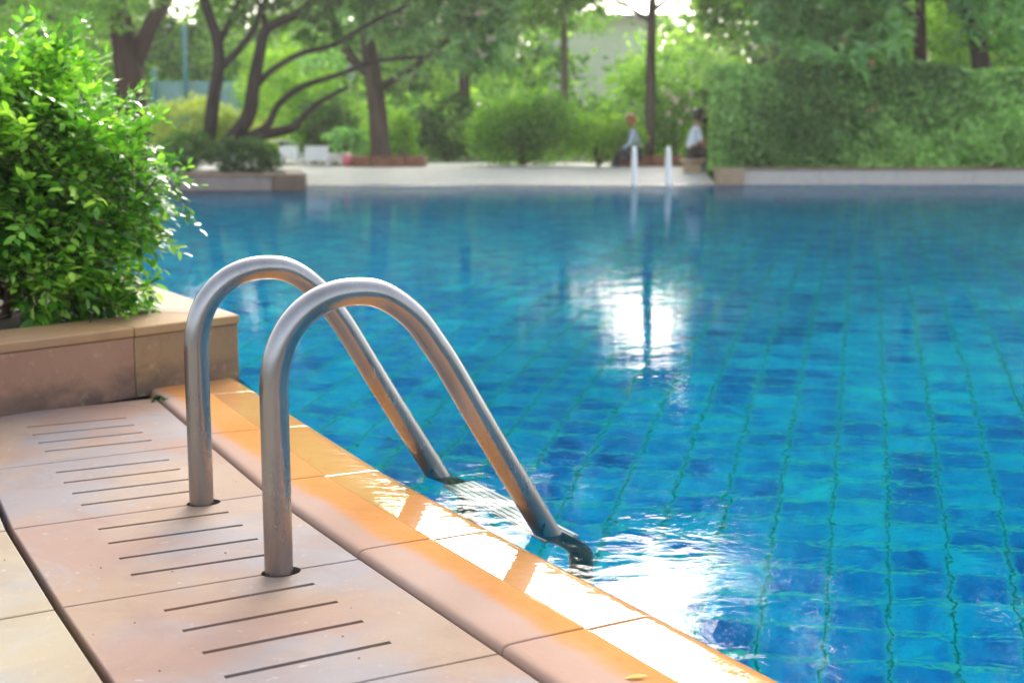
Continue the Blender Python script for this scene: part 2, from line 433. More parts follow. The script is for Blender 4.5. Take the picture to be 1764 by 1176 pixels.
sp_ = [PA+FN*.12+SN*.1, PA-FD*2.9+FN*.12, PA-FD*2.9+FN*2.2, PA+SD*3.2+SN*.9, PA+SD*3.2+SN*.1]
V, F = prism([tuple(p) for p in sp_], 0, ZT-.035)
mesh('soil', V, F, M['soil'], pl)

# ------------------------------------------------------------------ pool basin
def tile_mat():
    m = MT('blue_pool_tiles'); mp = m.n('ShaderNodeMapping'); mp.vector_type = 'POINT'
    mp.inputs['Rotation'].default_value = (0, 0, R(13.2)); mp.inputs['Scale'].default_value = (1/.195, 1/.172, 1/.172); mp.inputs['Location'].default_value = (.3, 0, 0)
    m.l(m.pos(), mp.inputs[0]); sep = m.n('ShaderNodeSeparateXYZ'); m.l(mp.outputs[0], sep.inputs[0])
    def cell(x):
        f = m.math('FLOOR', x); return f, m.math('SUBTRACT', x, f)
    ix, fx = cell(sep.outputs[0]); iy, fy = cell(sep.outputs[1]); iz, fz = cell(sep.outputs[2])
    cmb = m.n('ShaderNodeCombineXYZ'); m.l(ix, cmb.inputs[0]); m.l(iy, cmb.inputs[1]); m.l(iz, cmb.inputs[2])
    wn_ = m.n('ShaderNodeTexWhiteNoise', noise_dimensions='3D'); m.l(cmb.outputs[0], wn_.inputs[0])
    rnd = wn_.outputs['Value']
    clus = m.noise(.16, 2, cmb.outputs[0])  # tile tones in clusters, standing in for caustic light on the floor
    v = m.math('ADD', m.math('MULTIPLY_ADD', rnd, .34, .05), m.math('MULTIPLY', clus, .42))
    mot = m.noise(5, 4, None, .6, 1.2); v = m.math('ADD', v, m.math('MULTIPLY_ADD', mot, 1.1, -.50))
    c = m.ramp(v, [(.12, (.000, .13, .42)), (.38, (.000, .25, .64)), (.62, (.000, .46, .78)), (.90, (.004, .70, .80))])
    # cushion edge: distance to tile edge
    ex = m.math('MINIMUM', fx, m.math('SUBTRACT', 1, fx)); ey = m.math('MINIMUM', fy, m.math('SUBTRACT', 1, fy))
    gx = m.math('LESS_THAN', ex, .021); gy = m.math('LESS_THAN', ey, .042)
    hx = m.ramp(ex, [(.02, 1), (.13, 0)]); hy = m.ramp(ey, [(.02, .8), (.10, 0)])
    c = m.mix(m.math('MAXIMUM', hx, hy), c, (.005, .50, .62))
    c = m.mix(gy, c, (.02, .60, .52)); c = m.mix(gx, c, (.0, .22, .22))
    m.bsdf(c, .8, 0, m.bump(m.math('MAXIMUM', gx, gy), -.003, .5), .0); return m.m
M['tile'] = tile_mat()
def water_mat():
    m = MT('pool_water_surface')
    mp = m.n('ShaderNodeMapping'); mp.inputs['Scale'].default_value = (1, 1.25, 1); m.l(m.pos(), mp.inputs[0])
    a = m.noise(1.6, 2, mp.outputs[0], .4, .3); b = m.noise(6, 2, mp.outputs[0], .5, .5); c = m.noise(21, 2, mp.outputs[0], .5, .4)
    n1 = m.bump(a, .0022, 1); n2 = m.bump(b, .0012, 1, n1); n3 = m.bump(c, .00045, 1, n2)
    # choppier water where the ladder stirs it
    vd = m.n('ShaderNodeVectorMath', operation='DISTANCE'); m.l(m.pos(), vd.inputs[0]); vd.inputs[1].default_value = (.32, 2.28, ZW)
    near = m.ramp(vd.outputs['Value'], [(.15, 1), (.7, 0)])
    e = m.noise(34, 3, mp.outputs[0], .6, .8); n3 = m.bump(m.math('MULTIPLY', e, near), .00013, 1, n3)
    rf = m.n('ShaderNodeBsdfRefraction'); rf.inputs['Color'].default_value = (.97, 1, 1, 1); rf.inputs['Roughness'].default_value = 0; rf.inputs['IOR'].default_value = 1.33
    gl = m.n('ShaderNodeBsdfGlossy'); gl.inputs['Roughness'].default_value = .0
    fr = m.n('ShaderNodeFresnel'); fr.inputs['IOR'].default_value = 1.2
    for nd in (rf, gl, fr): m.l(n3, nd.inputs['Normal'])
    mx = m.n('ShaderNodeMixShader'); m.l(m.math('MULTIPLY', fr.outputs[0], .55), mx.inputs[0]); m.l(rf.outputs[0], mx.inputs[1]); m.l(gl.outputs[0], mx.inputs[2])
    m.l(mx.outputs[0], m.out.inputs[0]); return m.m
M['water'] = water_mat()
DEPTH = 2.0
pool_edge = [tuple(p) for p in offs(J, CW-.004)]
LB = [(-9, 8.6), (-9, 27)]
basin = [tuple(PA+SD*3.5)]+[tuple(PA)]+pool_edge[1:]+[(14, -2.2), (14, 22.3), (3.4, 22.3), (3.4, 22.0), (-9, 22.0), (-9, 8.6)]
basin = [basin[i] for i in range(len(basin))]
n = len(basin)
V = [(x, y, -DEPTH) for x, y in basin]; F = [tuple(range(n))]
tag(mesh('pool_floor', V, F, M['tile']), kind='structure')
V = [(x, y, -DEPTH) for x, y in basin]+[(x, y, ZW+.001) for x, y in basin]
F = [(i, (i+1) % n, n+(i+1) % n, n+i) for i in range(n)]
wl = mesh('pool_wall', V, F, M['tile']); tag(wl, kind='structure')
wp = [(x, y) for x, y in basin]
tag(mesh('pool_water', [(x, y, ZW) for x, y in wp], [tuple(range(n))], M['water']), kind='structure')

# ------------------------------------------------------------------ ladder rails
def steelmat():
    m = MT('brushed_stainless_steel'); sep = m.n('ShaderNodeSeparateXYZ'); m.l(m.pos(), sep.inputs[0]); z = sep.outputs[2]
    mp = m.n('ShaderNodeMapping'); mp.inputs['Scale'].default_value = (1, 1, .3); m.l(m.pos(), mp.inputs[0])
    n1 = m.noise(60, 5, mp.outputs[0], .65); n2 = m.noise(220, 2); n3 = m.noise(14, 4, mp.outputs[0])
    low = m.ramp(z, [(0.0, 1), (.3, .0)])     # water stains near the foot
    st = m.math('MULTIPLY', m.ramp(n1, [(.3, .35), (.75, 1)]), low)
    c = m.mix(m.ramp(n3, [(.35, 0), (.7, 1)]), (.37, .365, .365), (.285, .28, .285))
    c = m.mix(m.math('MULTIPLY', st, .7), c, (.24, .19, .17)); c = m.mix(m.math('MULTIPLY', m.ramp(n2, [(.66, 0), (.72, 1)]), .35), c, (.15, .12, .1))
    uw = m.math('LESS_THAN', z, ZW); c = m.mix(m.math('MULTIPLY', uw, .8), c, (.03, .09, .09))
    r = m.math('ADD', m.math('MULTIPLY', n1, .12), m.math('MULTIPLY_ADD', st, .15, .17))
    m.bsdf(c, r, 1, m.bump(n2, .0003, .4)); return m.m
M['steel'] = steelmat()
M['chrome'] = simple('pale_ladder_metal', (.92, .92, .90), .3, 0, .01)
RAILP = [(0, -.09), (0, 0), (0, .1), (0, .2), (0, .29), (.001, .335), (.008, .375), (.022, .41), (.044, .439), (.076, .463), (.113, .4765), (.153, .480), (.193, .474), (.232, .453), (.268, .421), (.300, .378), (.33, .333), (.40, .215), (.47, .10), (.53, .003), (.590, -.10), (.606, -.14), (.612, -.18), (.612, -.25), (.612, -.45), (.612, -.75)]
def rail_geo(base, th, prof=RAILP, r=.0245, sc=1., seg=40, n=150, z0=0.):
    d = np.array([math.cos(th), math.sin(th)])
    P = spline([(base[0]+d[0]*s*sc, base[1]+d[1]*s*sc, z0+z*sc) for s, z in prof], n)
    return tube(P, r, seg)
lad = empty('pool_ladder', (RA[0], RA[1], 0), 'curved stainless steel handrails of the near pool ladder, stained at the feet', 'pool ladder')
for b in (RA, RB):
    V, F = rail_geo(b, RTH); mesh('handrail', V, F, M['steel'], lad, True)
M['tread'] = simple('ribbed_white_tread', (.42, .48, .48), .4, 0, .1, 40)
ad = np.array([.5, -.866]); ad = (RA-RB)/np.linalg.norm(RA-RB)
for kz in range(3):
    parts = []; z = -.07-.3*kz
    c = (RA+RB)/2+rdir*(.58-.04*kz)
    ang = math.atan2(ad[1], ad[0])
    parts.append(box((c[0], c[1], z-.012), (.46, .078, .012), ang))
    for q in range(5):
        cc = c+rdir*(-.031+.0155*q); parts.append(box((cc[0], cc[1], z-.003), (.455, .007, .006), ang))
    V, F = join(parts); o = mesh('tread', V, F, M['tread'], lad)

# far ladder (same shape, seen end-on across the pool)
fl = empty('pool_ladder', (0, 0, 0), 'small white pool ladder across the water at the far edge', 'pool ladder')
FY = 21.85
for px in (1094, 1153):
    x = aty(px, 300, FY)[0]
    prof = [(0, -.1), (0, .2), (0, .42), (.03, .52), (.09, .585), (.16, .60), (.23, .57), (.29, .49), (.34, .38), (.50, .05), (.58, -.1), (.6, -.2), (.6, -.8)]
    P = spline([(x, FY+.35-s, z) for s, z in prof], 60); V, F = tube(P, .036, 16); mesh('handrail', V, F, M['chrome'], fl, True)
for kz in range(2):
    a, b = aty(1094, 300, FY)[0], aty(1153, 300, FY)[0]
    V, F = box(((a+b)/2, FY-.25, -.15-.25*kz), (b-a-.06, .08, .02)); mesh('tread', V, F, M['tread'], fl)

# ------------------------------------------------------------------ far side ground
M['beach'] = stone('pale_far_paving', (.66, .63, .58), (.64, .63, .61), (.68, .64, .58), .5, .8)
M['beach_edge'] = stone('pale_orange_edging', (.6, .45, .30), (.55, .45, .36), (.6, .5, .36), .5, .4)
GX0, GX1 = -9.0, 3.45
V = [(GX0, 22, -.05), (GX1, 22, -.05), (GX1, 22.32, -.002), (GX0, 22.32, -.002)]
tag(mesh('far_pool_edging', V, [(0, 1, 2, 3)], M['beach_edge']), kind='structure')
V = [(GX0, 22.32, 0.0), (GX1, 22.32, 0.0), (GX1, 23.9, .235), (GX0, 23.9, .235), (GX0, 28.5, .245), (GX1, 28.5, .245)]
tag(mesh('far_deck', V, [(0, 1, 2, 3), (3, 2, 5, 4)], M['beach']), kind='structure')
def grassmat():
    m = MT('lawn'); f = m.noise(3, 6); g = m.noise(60, 3)
    m.bsdf(m.mix(g, m.ramp(f, [(.35, (.02, .06, .012)), (.7, (.06, .13, .025))]), (.03, .07, .015)), .9, 0, m.bump(g, .03, .6), .2); return m.m
M['grass'] = grassmat()
G = 300
V, F = join([prism([(-G, 25.2), (G, 25.2), (G, G), (-G, G)], -.4, .236), prism([(14, -G), (G, -G), (G, 25.2), (14, 25.2)], -.4, .2),
             prism([(3.45, 22.6), (14, 22.6), (14, 25.2), (3.45, 25.2)], -.4, .2), prism([(-G, 24.5), (-9, 24.5), (-9, 25.2), (-G, 25.2)], -.4, .2), prism([(-G, -G), (-60, -G), (-60, 24.5), (-G, 24.5)], -.4, -.04), prism([(-60, -G), (14, -G), (14, -40), (-60, -40)], -.4, -.04)])
tag(mesh('ground', V, F, M['grass']), kind='structure')
M['pale_path'] = stone('pale_path_stone', (.5, .46, .44), (.45, .45, .46), (.5, .46, .4), .5, .6)
V, F = prism([(-6.2, 25.6), (-2.5, 25.6), (-2.2, 28.6), (-9, 40), (-14, 40)], .2, .252)
tag(mesh('path', V, F, M['pale_path']), kind='structure')

# right raised planter wall
M['wall_pale'] = stone('pale_limestone_wall', (.62, .56, .50), (.58, .55, .51), (.62, .56, .49), .4, .7)
M['wall_tan'] = stone('tan_block', (.42, .30, .19), (.40, .32, .25), (.46, .34, .22), .4, .5)
M['cap_brown'] = stone('brown_cap', (.30, .17, .12), (.32, .24, .19), (.35, .22, .14), .4, .5)
rw = empty('planter_wall', (3.5, 22.3, 0), 'long low pale planter wall along the far right pool edge below the hedge', 'wall')
x0 = aty(1236, 300, 22.2)[0]; x1 = aty(1281, 300, 22.2)[0]
bevel(mesh('end_block', *box(((x0+x1)/2, 22.38, .09), (x1-x0, .45, .36)), M['wall_tan'], rw), .01)
for i in range(8):
    a = x1+.003+i*1.3
    bevel(mesh('wall_block', *box((a+.648, 22.42, .08), (1.296, .3, .31)), M['wall_pale'], rw), .006)
    bevel(mesh('cap_slab', *box((a+.648, 22.42, .2555), (1.296, .36, .035)), M['cap_brown'], rw), .006)
# left raised planter
lp = empty('stone_planter', (-5.5, 20, 0), 'low brown stone planter jutting into the pool at far left below dark shrubs', 'planter')
xr = aty(519, 310, 19.75)[0]
bevel(mesh('corner_block', *box((xr-.22, 20.0, .06), (.44, .5, .32)), simple('dark_brown_stone', (.16, .10, .065), .6), lp), .01)
for i in range(5):
    bevel(mesh('facing_block', *box((xr-.443-.55-1.1*i, 19.92, .05), (1.096, .3, .30)), simple('grey_brown_stone', (.30, .23, .20), .6), lp), .008)
    bevel(mesh('cap_slab', *box((xr-.443-.55-1.1*i, 19.92, .218), (1.096, .36, .036)), simple('brown_stone_cap', (.27, .17, .11), .6), lp), .006)
kx = 24.2/20.3*1.03
bevel(mesh('side_wall', *prism([(xr-.01, 20.27), (xr*kx, 24.2), (xr*kx-.3, 24.2), (xr-.31, 20.27)], -.1, .22), simple('brown_side_stone', (.24, .17, .12), .6), lp), .01)
mesh('soil', *prism([(xr-.2, 20.1), (xr*kx-.2, 24.2), (xr-6.2, 24.2), (xr-6.0, 20.1)], -.1, .205), M['soil'], lp)

# ------------------------------------------------------------------ foliage generators
rng = np.random.default_rng(7)
def leaf_cloud(lobes, size, clump=None, flat=.5, aspect=.42, droop=.2, seed=0):
    """lobes: (cx,cy,cz, rx,ry,rz, n). returns quads of rhombic folded leaves grouped in clumps"""
    r = np.random.default_rng(seed+11); Vs = []; base = 0
    for cx, cy, cz, rx, ry, rz, n in lobes:
        n = int(n); nc = max(4, n//26)
        d = r.normal(size=(nc, 3)); d /= np.linalg.norm(d, axis=1)[:, None]
        rad = r.uniform(.0, 1, nc)**(1/4.5)
        rad *= 1+.16*np.sin(d[:, 0]*5+cx)*np.cos(d[:, 2]*6+cy)+r.normal(size=nc)*.07
        cc = d*rad[:, None]*np.array([rx, ry, rz])
        sg = clump or .22*min(rx, rz, 1.2)
        idx = r.integers(0, nc, n)
        p = cc[idx]+r.normal(size=(n, 3))*sg*np.array([1, 1, .55])+np.array([cx, cy, cz])
        out = d[idx]*np.array([1, 1, .6])
        ax = r.normal(size=(n, 3))+out*.9; ax[:, 2] -= droop; ax /= np.linalg.norm(ax, axis=1)[:, None]
        nr = r.normal(size=(n, 3))*(1-flat); nr[:, 2] += flat*1.6
        nr -= ax*(nr*ax).sum(1)[:, None]; nr /= np.linalg.norm(nr, axis=1)[:, None]+1e-9
        sd_ = np.cross(ax, nr); L = size*r.uniform(.6, 1.3, n)[:, None]
        a = p-ax*L*.5; t = p+ax*L*.5-nr*L*.12; w = L*aspect*.5
        b1 = p+sd_*w+nr*L*.08-ax*L*.08; b2 = p-sd_*w+nr*L*.08-ax*L*.08
        Vs.append(np.stack([a, b1, t, b2], 1).reshape(-1, 3))
    V = np.concatenate(Vs); F = np.arange(len(V)).reshape(-1, 4); return V, F
def sky_gaps(V, F, seed=0):
    # natural openings in the canopy where sky shows between the crowns
    r = np.random.default_rng(seed); c = V.reshape(-1, 4, 3).mean(1)-CAM
    cp, sp = math.cos(PITCH), math.sin(PITCH); zz = c[:, 1]*cp-c[:, 2]*sp; yy = c[:, 1]*sp+c[:, 2]*cp
    u = 882+FPX*c[:, 0]/zz; v = 588-FPX*yy/zz; keep = np.ones(len(c), bool)
    for (cx, cy, rx, ry) in ((322, -22, 34, 62), (604, 125, 14, 45), (430, 60, 12, 12), (792, 140, 14, 10)):
        keep &= ~(((u-cx)/rx)**2+((v-cy)/ry)**2 < r.uniform(.1, 1.5, len(c))**1.0)
    V = V.reshape(-1, 4, 3)[keep].reshape(-1, 3); return V, np.arange(len(V)).reshape(-1, 4)
def rosettes(centers, size, nl=9, seed=0):
    r = np.random.default_rng(seed); Vs = []
    for c in centers:
        up = np.array([r.normal()*.5, -abs(r.normal())*.4, 1.]); up /= np.linalg.norm(up)
        a = np.cross(up, [1, 0, 0]); a /= np.linalg.norm(a); b = np.cross(up, a)
        for k in range(nl):
            t = 2*math.pi*k/nl+r.normal()*.25; el = r.uniform(-.5, .75)
            ax = (a*math.cos(t)+b*math.sin(t))*math.cos(el)+up*math.sin(el); sd_ = np.cross(ax, up); sd_ /= np.linalg.norm(sd_)
            nr = np.cross(sd_, ax); L = size*r.uniform(.7, 1.25); w = L*.15
            P0 = c+ax*.02; P1 = c+ax*L*.55+sd_*w+nr*.02-np.array([0, 0, .02*L]); P3 = c+ax*L*.55-sd_*w+nr*.02-np.array([0, 0, .02*L]); P2 = c+ax*L-np.array([0, 0, L*.22])
            Vs.append([P0, P1, P2, P3])
    V = np.array(Vs).reshape(-1, 3); return V, np.arange(len(V)).reshape(-1, 4)

# ------------------------------------------------------------------ the near bush
M['bushleaf'] = leafmat('glossy_bush_leaf', [(.025, .10, .012), (.09, .28, .022), (.22, .48, .05), (.45, .68, .12)], .26, .40, 2.2)
M['twig'] = barkmat('bush_twig', (.10, .065, .04), 30)
def near_bush():
    r = np.random.default_rng(5)
    root = empty('leafy_bush', (-1.72, 4.35, .165), 'big rounded bright green leafy bush growing in the near planter', 'bush')
    # lobes: centre (m), radii
    lobes = [((-1.63, 4.25, .70), (.44, .42, .36), 1.0), ((-1.83, 4.10, .70), (.40, .36, .29), .75), ((-1.41, 4.22, .60), (.30, .30, .33), 1.0), ((-1.56, 4.1, .80), (.28, .28, .20), .6), ((-1.44, 3.96, .29), (.27, .14, .10), .4),
             ((-2.08, 4.3, .65), (.42, .4, .32), .6), ((-1.40, 4.08, .38), (.30, .24, .22), .55), ((-1.64, 3.98, .42), (.34, .22, .26), .55), ((-1.58, 4.3, .91), (.26, .26, .14), .3), ((-1.86, 4.05, .97), (.13, .13, .08), .10)]
    LV = []; nt = 0; twigs = []
    # leaf template (8 verts, 6 faces)
    T = np.array([(0, 0, 0), (.30, .21, .03), (.68, .19, .02), (1, 0, -.10), (.68, -.19, .02), (.30, -.21, .03), (.32, 0, -.02), (.68, 0, -.03)])
    TF = [(0, 1, 6), (0, 6, 5), (1, 2, 7, 6), (6, 7, 4, 5), (2, 3, 7), (7, 3, 4)]
    for (c, rr, wgt) in lobes:
        c = np.array(c); rr = np.array(rr)
        ns = int(1000*wgt*(rr[0]/.4)**2)
        ncl = max(6, ns//11)
        dd = r.normal(size=(ncl, 3)); dd /= np.linalg.norm(dd, axis=1)[:, None]
        rads = r.uniform(.35, 1, ncl)**.33*(1+r.normal(size=ncl)*.07)
        tips = c+dd*rads[:, None]*rr
        for k in range(ns):
            j = r.integers(ncl); tip = tips[j]+r.normal(size=3)*np.array([.05, .05, .035])
            if tip[2] < .36 and tip[0] < -1.47: continue
            if tip[2] < .2: tip[2] = .2+r.uniform(0, .08)
            out = dd[j]+r.normal(size=3)*.55; out[2] += .25 if tip[2] > .6 else -.35
            out /= np.linalg.norm(out); L = r.uniform(.07, .15); nl = int(r.integers(6, 11))
            bend = np.array([0, 0, -1])*r.uniform(.1, .5) if tip[2] < .75 else np.array([0, 0, -.25])
            side0 = np.cross(out, [0, 0, 1]); side0 /= np.linalg.norm(side0)+1e-6; upv = np.cross(side0, out)
            s0 = tip-out*L*.6
            size0 = r.uniform(.032, .05)
            for q in range(nl):
                t = q/(nl-1); pos = s0+out*L*t+bend*L*t*t*.4
                sgn = 1 if q % 2 else -1
                ax = out*.55+side0*sgn*(.95-.5*t)+upv*r.normal()*.25+r.normal(size=3)*.18+bend*.25
                if q == nl-1: ax = out+r.normal(size=3)*.15
                ax /= np.linalg.norm(ax); nn = upv+r.normal(size=3)*.35+np.array([0, 0, .35]); nn -= ax*(nn@ax); nn /= np.linalg.norm(nn); sd_ = np.cross(nn, ax)
                sz = size0*(1.1-.35*abs(t-.5)*2)*r.uniform(.85, 1.2)
                LV.append(pos+(T[:, :1]*ax+T[:, 1:2]*sd_*1.1+T[:, 2:]*nn)*sz)
            if k % 3 == 0: twigs.append((s0-out*.10+r.normal(size=3)*.01, s0+out*L*.3, tip+out*L*.2))
    LV = np.concatenate(LV); n = len(LV)//8
    F = []
    base = np.arange(n)[:, None]*8
    tri = np.concatenate([base+np.array(f) for f in TF if len(f) == 3]); quad = np.concatenate([base+np.array(f) for f in TF if len(f) == 4])
    me_faces = [tuple(x) for x in tri.tolist()]+[tuple(x) for x in quad.tolist()]
    mesh('foliage', LV, me_faces, M['bushleaf'], root, True)
    tp = [tube(t, [.0022, .0016, .001], 5, False) for t in twigs]
    for k in range(26):
        a = r.uniform(0, 6.28); c = np.array(lobes[k % 6][0]); e = c+np.clip(r.normal(size=3), -1.2, 1.2)*np.array([.08, .08, .06])
        s0 = np.array([-1.72+.12*math.cos(a), 4.35+.12*math.sin(a), .16]); midp = (s0+e)/2+np.array([0, 0, -.06])+r.normal(size=3)*.03
        tp.append(tube(spline([s0, midp, e], 8), list(np.linspace(.012, .003, 8)), 7, False))
    V, F = join(tp); mesh('branches', V, F, M['twig'], root, True)
near_bush()

# ------------------------------------------------------------------ trees and shrubs across the pool
M['lf_mid'] = leafmat('mid_green_leaves', [(.045, .13, .03), (.14, .32, .05), (.32, .54, .09)], .5, .5)
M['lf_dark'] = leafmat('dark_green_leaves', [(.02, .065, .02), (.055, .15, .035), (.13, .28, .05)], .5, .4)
M['lf_lime'] = leafmat('lime_leaves', [(.09, .24, .02), (.22, .42, .035), (.38, .56, .07)], .5, .5)
M['lf_yellow'] = leafmat('yellow_green_leaves', [(.24, .32, .07), (.42, .48, .10), (.58, .60, .16)], .5, .45)
M['lf_frang'] = leafmat('large_frangipani_leaves', [(.09, .25, .09), (.21, .45, .17), (.42, .66, .34)], .35, .45)
M['lf_hedge'] = leafmat('hedge_leaves', [(.14, .28, .09), (.33, .54, .17), (.56, .76, .32)], .45, .45, .35)
M['bark'] = barkmat('grey_brown_bark', (.13, .09, .07)); M['bark_dark'] = barkmat('dark_bark', (.04, .027, .025)); M['bark_red'] = barkmat('reddish_bark', (.07, .032, .028))
M['bark_pale'] = barkmat('pale_bark', (.2, .15, .12))
def lobe_px(px, py, Y, rx, ry, dr, n):
    p = aty(px, py, Y); k = pxm(Y); return (p[0], p[1], p[2], rx*k, dr, ry*k, n)
def plant(name, label, cat, base, lobes, size, mat, stems=None, group=None, cname='foliage', flat=.4, seed=0, bark='bark', aspect=.42, stem_name='trunk', extra=None):
    root = empty(name, tuple(base), label, cat, group)
    V, F = leaf_cloud(lobes, size, flat=flat, seed=seed, aspect=aspect)
    if extra is not None:
        F2 = extra[1]+len(V); V = np.concatenate([V, extra[0]]); F = np.concatenate([F, F2])
    if cname == 'crown': V, F = sky_gaps(V, F, seed)
    qmesh(cname, V, F, M[mat], root)
    if stems:
        tp = []
        for pts, r0, r1 in stems:
            nn = max(8, len(pts)*4); tp.append(tube(spline(pts, nn), list(np.linspace(r0, r1, nn)), 10))
        V, F = join(tp); mesh(stem_name, V, F, M[bark], root, True)
    return root
def PX(pts, Y, dys=None): return [tuple(aty(x, y, Y+(dys[i] if dys else 0))) for i, (x, y) in enumerate(pts)]
def limbs(p, tgt, r0, r):
    out = []
    for t in tgt:
        m_ = (np.array(p)+np.array(t))/2+r.normal(size=3)*.25+np.array([0, 0, .2]); out.append(([p, tuple(m_), tuple(t)], r0, r0*.25))
    return out
rr = np.random.default_rng(3)
def trunkY(px, top_py, base_py, Y, w0, w1, lean=()):
    k = pxm(Y); return (PX([(px[0], base_py)]+list(lean)+[(px[1], top_py)], Y), w0*k/2, w1*k/2)

# T1 dark forked tree, left behind the bush
Y = 27
st = [(PX([(232, 290), (228, 200), (222, 120), (212, 60), (196, 0), (180, -120), (150, -300)], Y), .36, .16), (PX([(222, 130), (240, 90), (262, 40), (285, 0), (320, -120), (360, -260)], Y), .20, .09), (PX([(196, 0), (150, -60), (90, -140)], Y), .12, .05)]
plant('forked_tree', 'dark reddish trunk forked in a V behind the near bush', 'tree', aty(232, 284, Y), [lobe_px(180, -230, Y, 420, 200, 2.6, 7000), lobe_px(120, 30, Y-.5, 110, 40, 1.2, 900), lobe_px(60, 20, Y-1, 170, 60, 1.3, 1500), lobe_px(330, -60, Y, 180, 60, 1.5, 1200), lobe_px(-80, -60, Y, 200, 150, 2, 2500), lobe_px(120, -480, Y, 420, 160, 2.6, 3500)], .15, 'lf_mid', st, None, 'crown', seed=1, bark='bark_red')
# T2 multi-stem leaning tree in the far-left planter
Y = 22.3
st = [(PX([(360, 262), (361, 235), (368, 170), (377, 110), (372, 60), (352, 0), (330, -120), (300, -260)], Y), .13, .06),
      (PX([(376, 120), (398, 100), (432, 60), (450, 20), (470, -40), (500, -160)], Y), .075, .035), (PX([(374, 80), (400, 30), (415, -20), (410, -120)], Y), .06, .03),
      (PX([(372, 262), (395, 245), (428, 200), (436, 150), (448, 90), (460, 50), (520, 20), (560, -30), (640, -120)], Y), .15, .05),
      (PX([(440, 150), (470, 120), (520, 92), (575, 78), (640, 40), (700, 10)], Y), .06, .03),
      (PX([(415, 240), (440, 230), (462, 215), (480, 180), (520, 150), (580, 130), (650, 105), (740, 98)], Y), .08, .03),
      (PX([(400, 247), (450, 233), (500, 222), (520, 205), (545, 180), (600, 150)], Y), .11, .03),
      (PX([(445, 100), (455, 40), (440, -10), (420, -80)], Y), .05, .03)]
plant('leaning_tree', 'dark multi stemmed tree with sprawling low limbs in the far left planter', 'tree', aty(372, 262, Y),
      [lobe_px(430, -80, Y, 260, 75, 1.8, 3600), lobe_px(600, -90, Y, 200, 85, 1.6, 2600), lobe_px(560, 20, Y, 110, 18, .8, 350), lobe_px(380, -260, Y, 330, 150, 2, 4500), lobe_px(600, -200, Y, 230, 75, 1.6, 2400), lobe_px(460, 10, Y+.5, 120, 40, .9, 1000), lobe_px(330, -20, Y, 90, 50, .9, 900), lobe_px(570, 55, Y+.6, 70, 26, .6, 380), lobe_px(620, -20, Y, 90, 40, .8, 700)], .13, 'lf_mid', st, None, 'crown', seed=2, bark='bark_dark')
# T3 thick trunk with big-leaved frangipani foliage
Y = 25.2
st = [(PX([(660, 280), (655, 250), (650, 190), (643, 130), (632, 60), (626, 0), (620, -160), (610, -330)], Y), .21, .09),
      (PX([(640, 130), (610, 105), (585, 60), (560, 10), (520, -90)], Y), .10, .05), (PX([(644, 160), (690, 130), (740, 95), (800, 40), (850, -40)], Y), .08, .04), (PX([(632, 60), (700, 10), (780, -60)], Y), .08, .04)]
cen = []
r = np.random.default_rng(21)
for k in range(420):
    px, py = r.uniform(560, 880), r.uniform(-60, 120)
    if py > 60+.35*(px-640) or (px < 680 and py > 60): continue
    cen.append(aty(px, py, Y+r.uniform(-2, 1.2)))
for px, py in [(820, 130), (835, 112), (812, 108), (700, 120), (725, 130), (690, 135)]: cen.append(aty(px, py, Y-1))
ex = rosettes(cen, .30, 11, 4)
plant('frangipani_tree', 'stout leaning grey trunk with pale big leaved foliage in a round brick bed', 'tree', aty(658, 280, Y),
      [lobe_px(700, -160, Y, 290, 100, 2.3, 4500), lobe_px(820, -60, Y, 120, 60, 1.2, 900), lobe_px(560, -220, Y, 330, 75, 2.2, 3600), lobe_px(560, 60, Y+1, 60, 60, .7, 400)], .16, 'lf_frang', st, None, 'crown', seed=3, bark='bark', extra=ex)
# T6 slim straight trunk by the ladder; high spreading crown
Y = 25.6
st = [(PX([(1118, 285), (1120, 200), (1121, 100), (1124, 0), (1126, -120), (1124, -260), (1120, -420)], Y), .115, .05)]
for a, b, c in [((1124, 20), (1180, -20), (1290, -60)), ((1124, 40), (1060, 0), (960, -50)), ((1125, -60), (1230, -120), (1360, -150)), ((1125, -100), (1010, -170), (880, -190)), ((1122, -200), (1240, -260), (1320, -300)), ((1122, -230), (1000, -300), (900, -330))]:
    st.append((PX([a, b, c], Y), .05, .02))
lob = [lobe_px(1000, -365, Y, 95, 70, 1.5, 2600), lobe_px(1140, -26, Y, 70, 15, 1.0, 500), lobe_px(1160, -300, Y, 130, 50, 1.6, 2400), lobe_px(1100, -195, Y, 420, 58, 2.2, 4000), lobe_px(945, -20, Y, 110, 42, 1.6, 1500), lobe_px(1290, -20, Y, 85, 48, 1.6, 1500),
       lobe_px(1100, -110, Y, 360, 50, 2.4, 5500), lobe_px(1000, -180, Y, 260, 50, 2.2, 2600), lobe_px(1230, -180, Y, 200, 50, 2.2, 2400), lobe_px(850, -130, Y, 180, 80, 2, 2600),
       lobe_px(960, 35, Y, 80, 24, 1.2, 420), lobe_px(1260, 35, Y, 80, 40, 1.5, 800)]
plant('slender_tree', 'slim straight brown trunk rising between the two seated people', 'tree', aty(1118, 283, Y), lob, .13, 'lf_mid', st, None, 'crown', seed=4, extra=leaf_cloud([lobe_px(850, -215, Y, 160, 62, 1.6, 2600), lobe_px(1010, -345, Y, 75, 62, 1.4, 1500), lobe_px(1165, -320, Y, 120, 50, 1.5, 1500), lobe_px(1110, -75, Y, 380, 40, 2.2, 6500), lobe_px(1050, -165, Y, 440, 60, 2.2, 6000), lobe_px(1340, -220, Y, 190, 130, 2.4, 3000)], .30, seed=104))
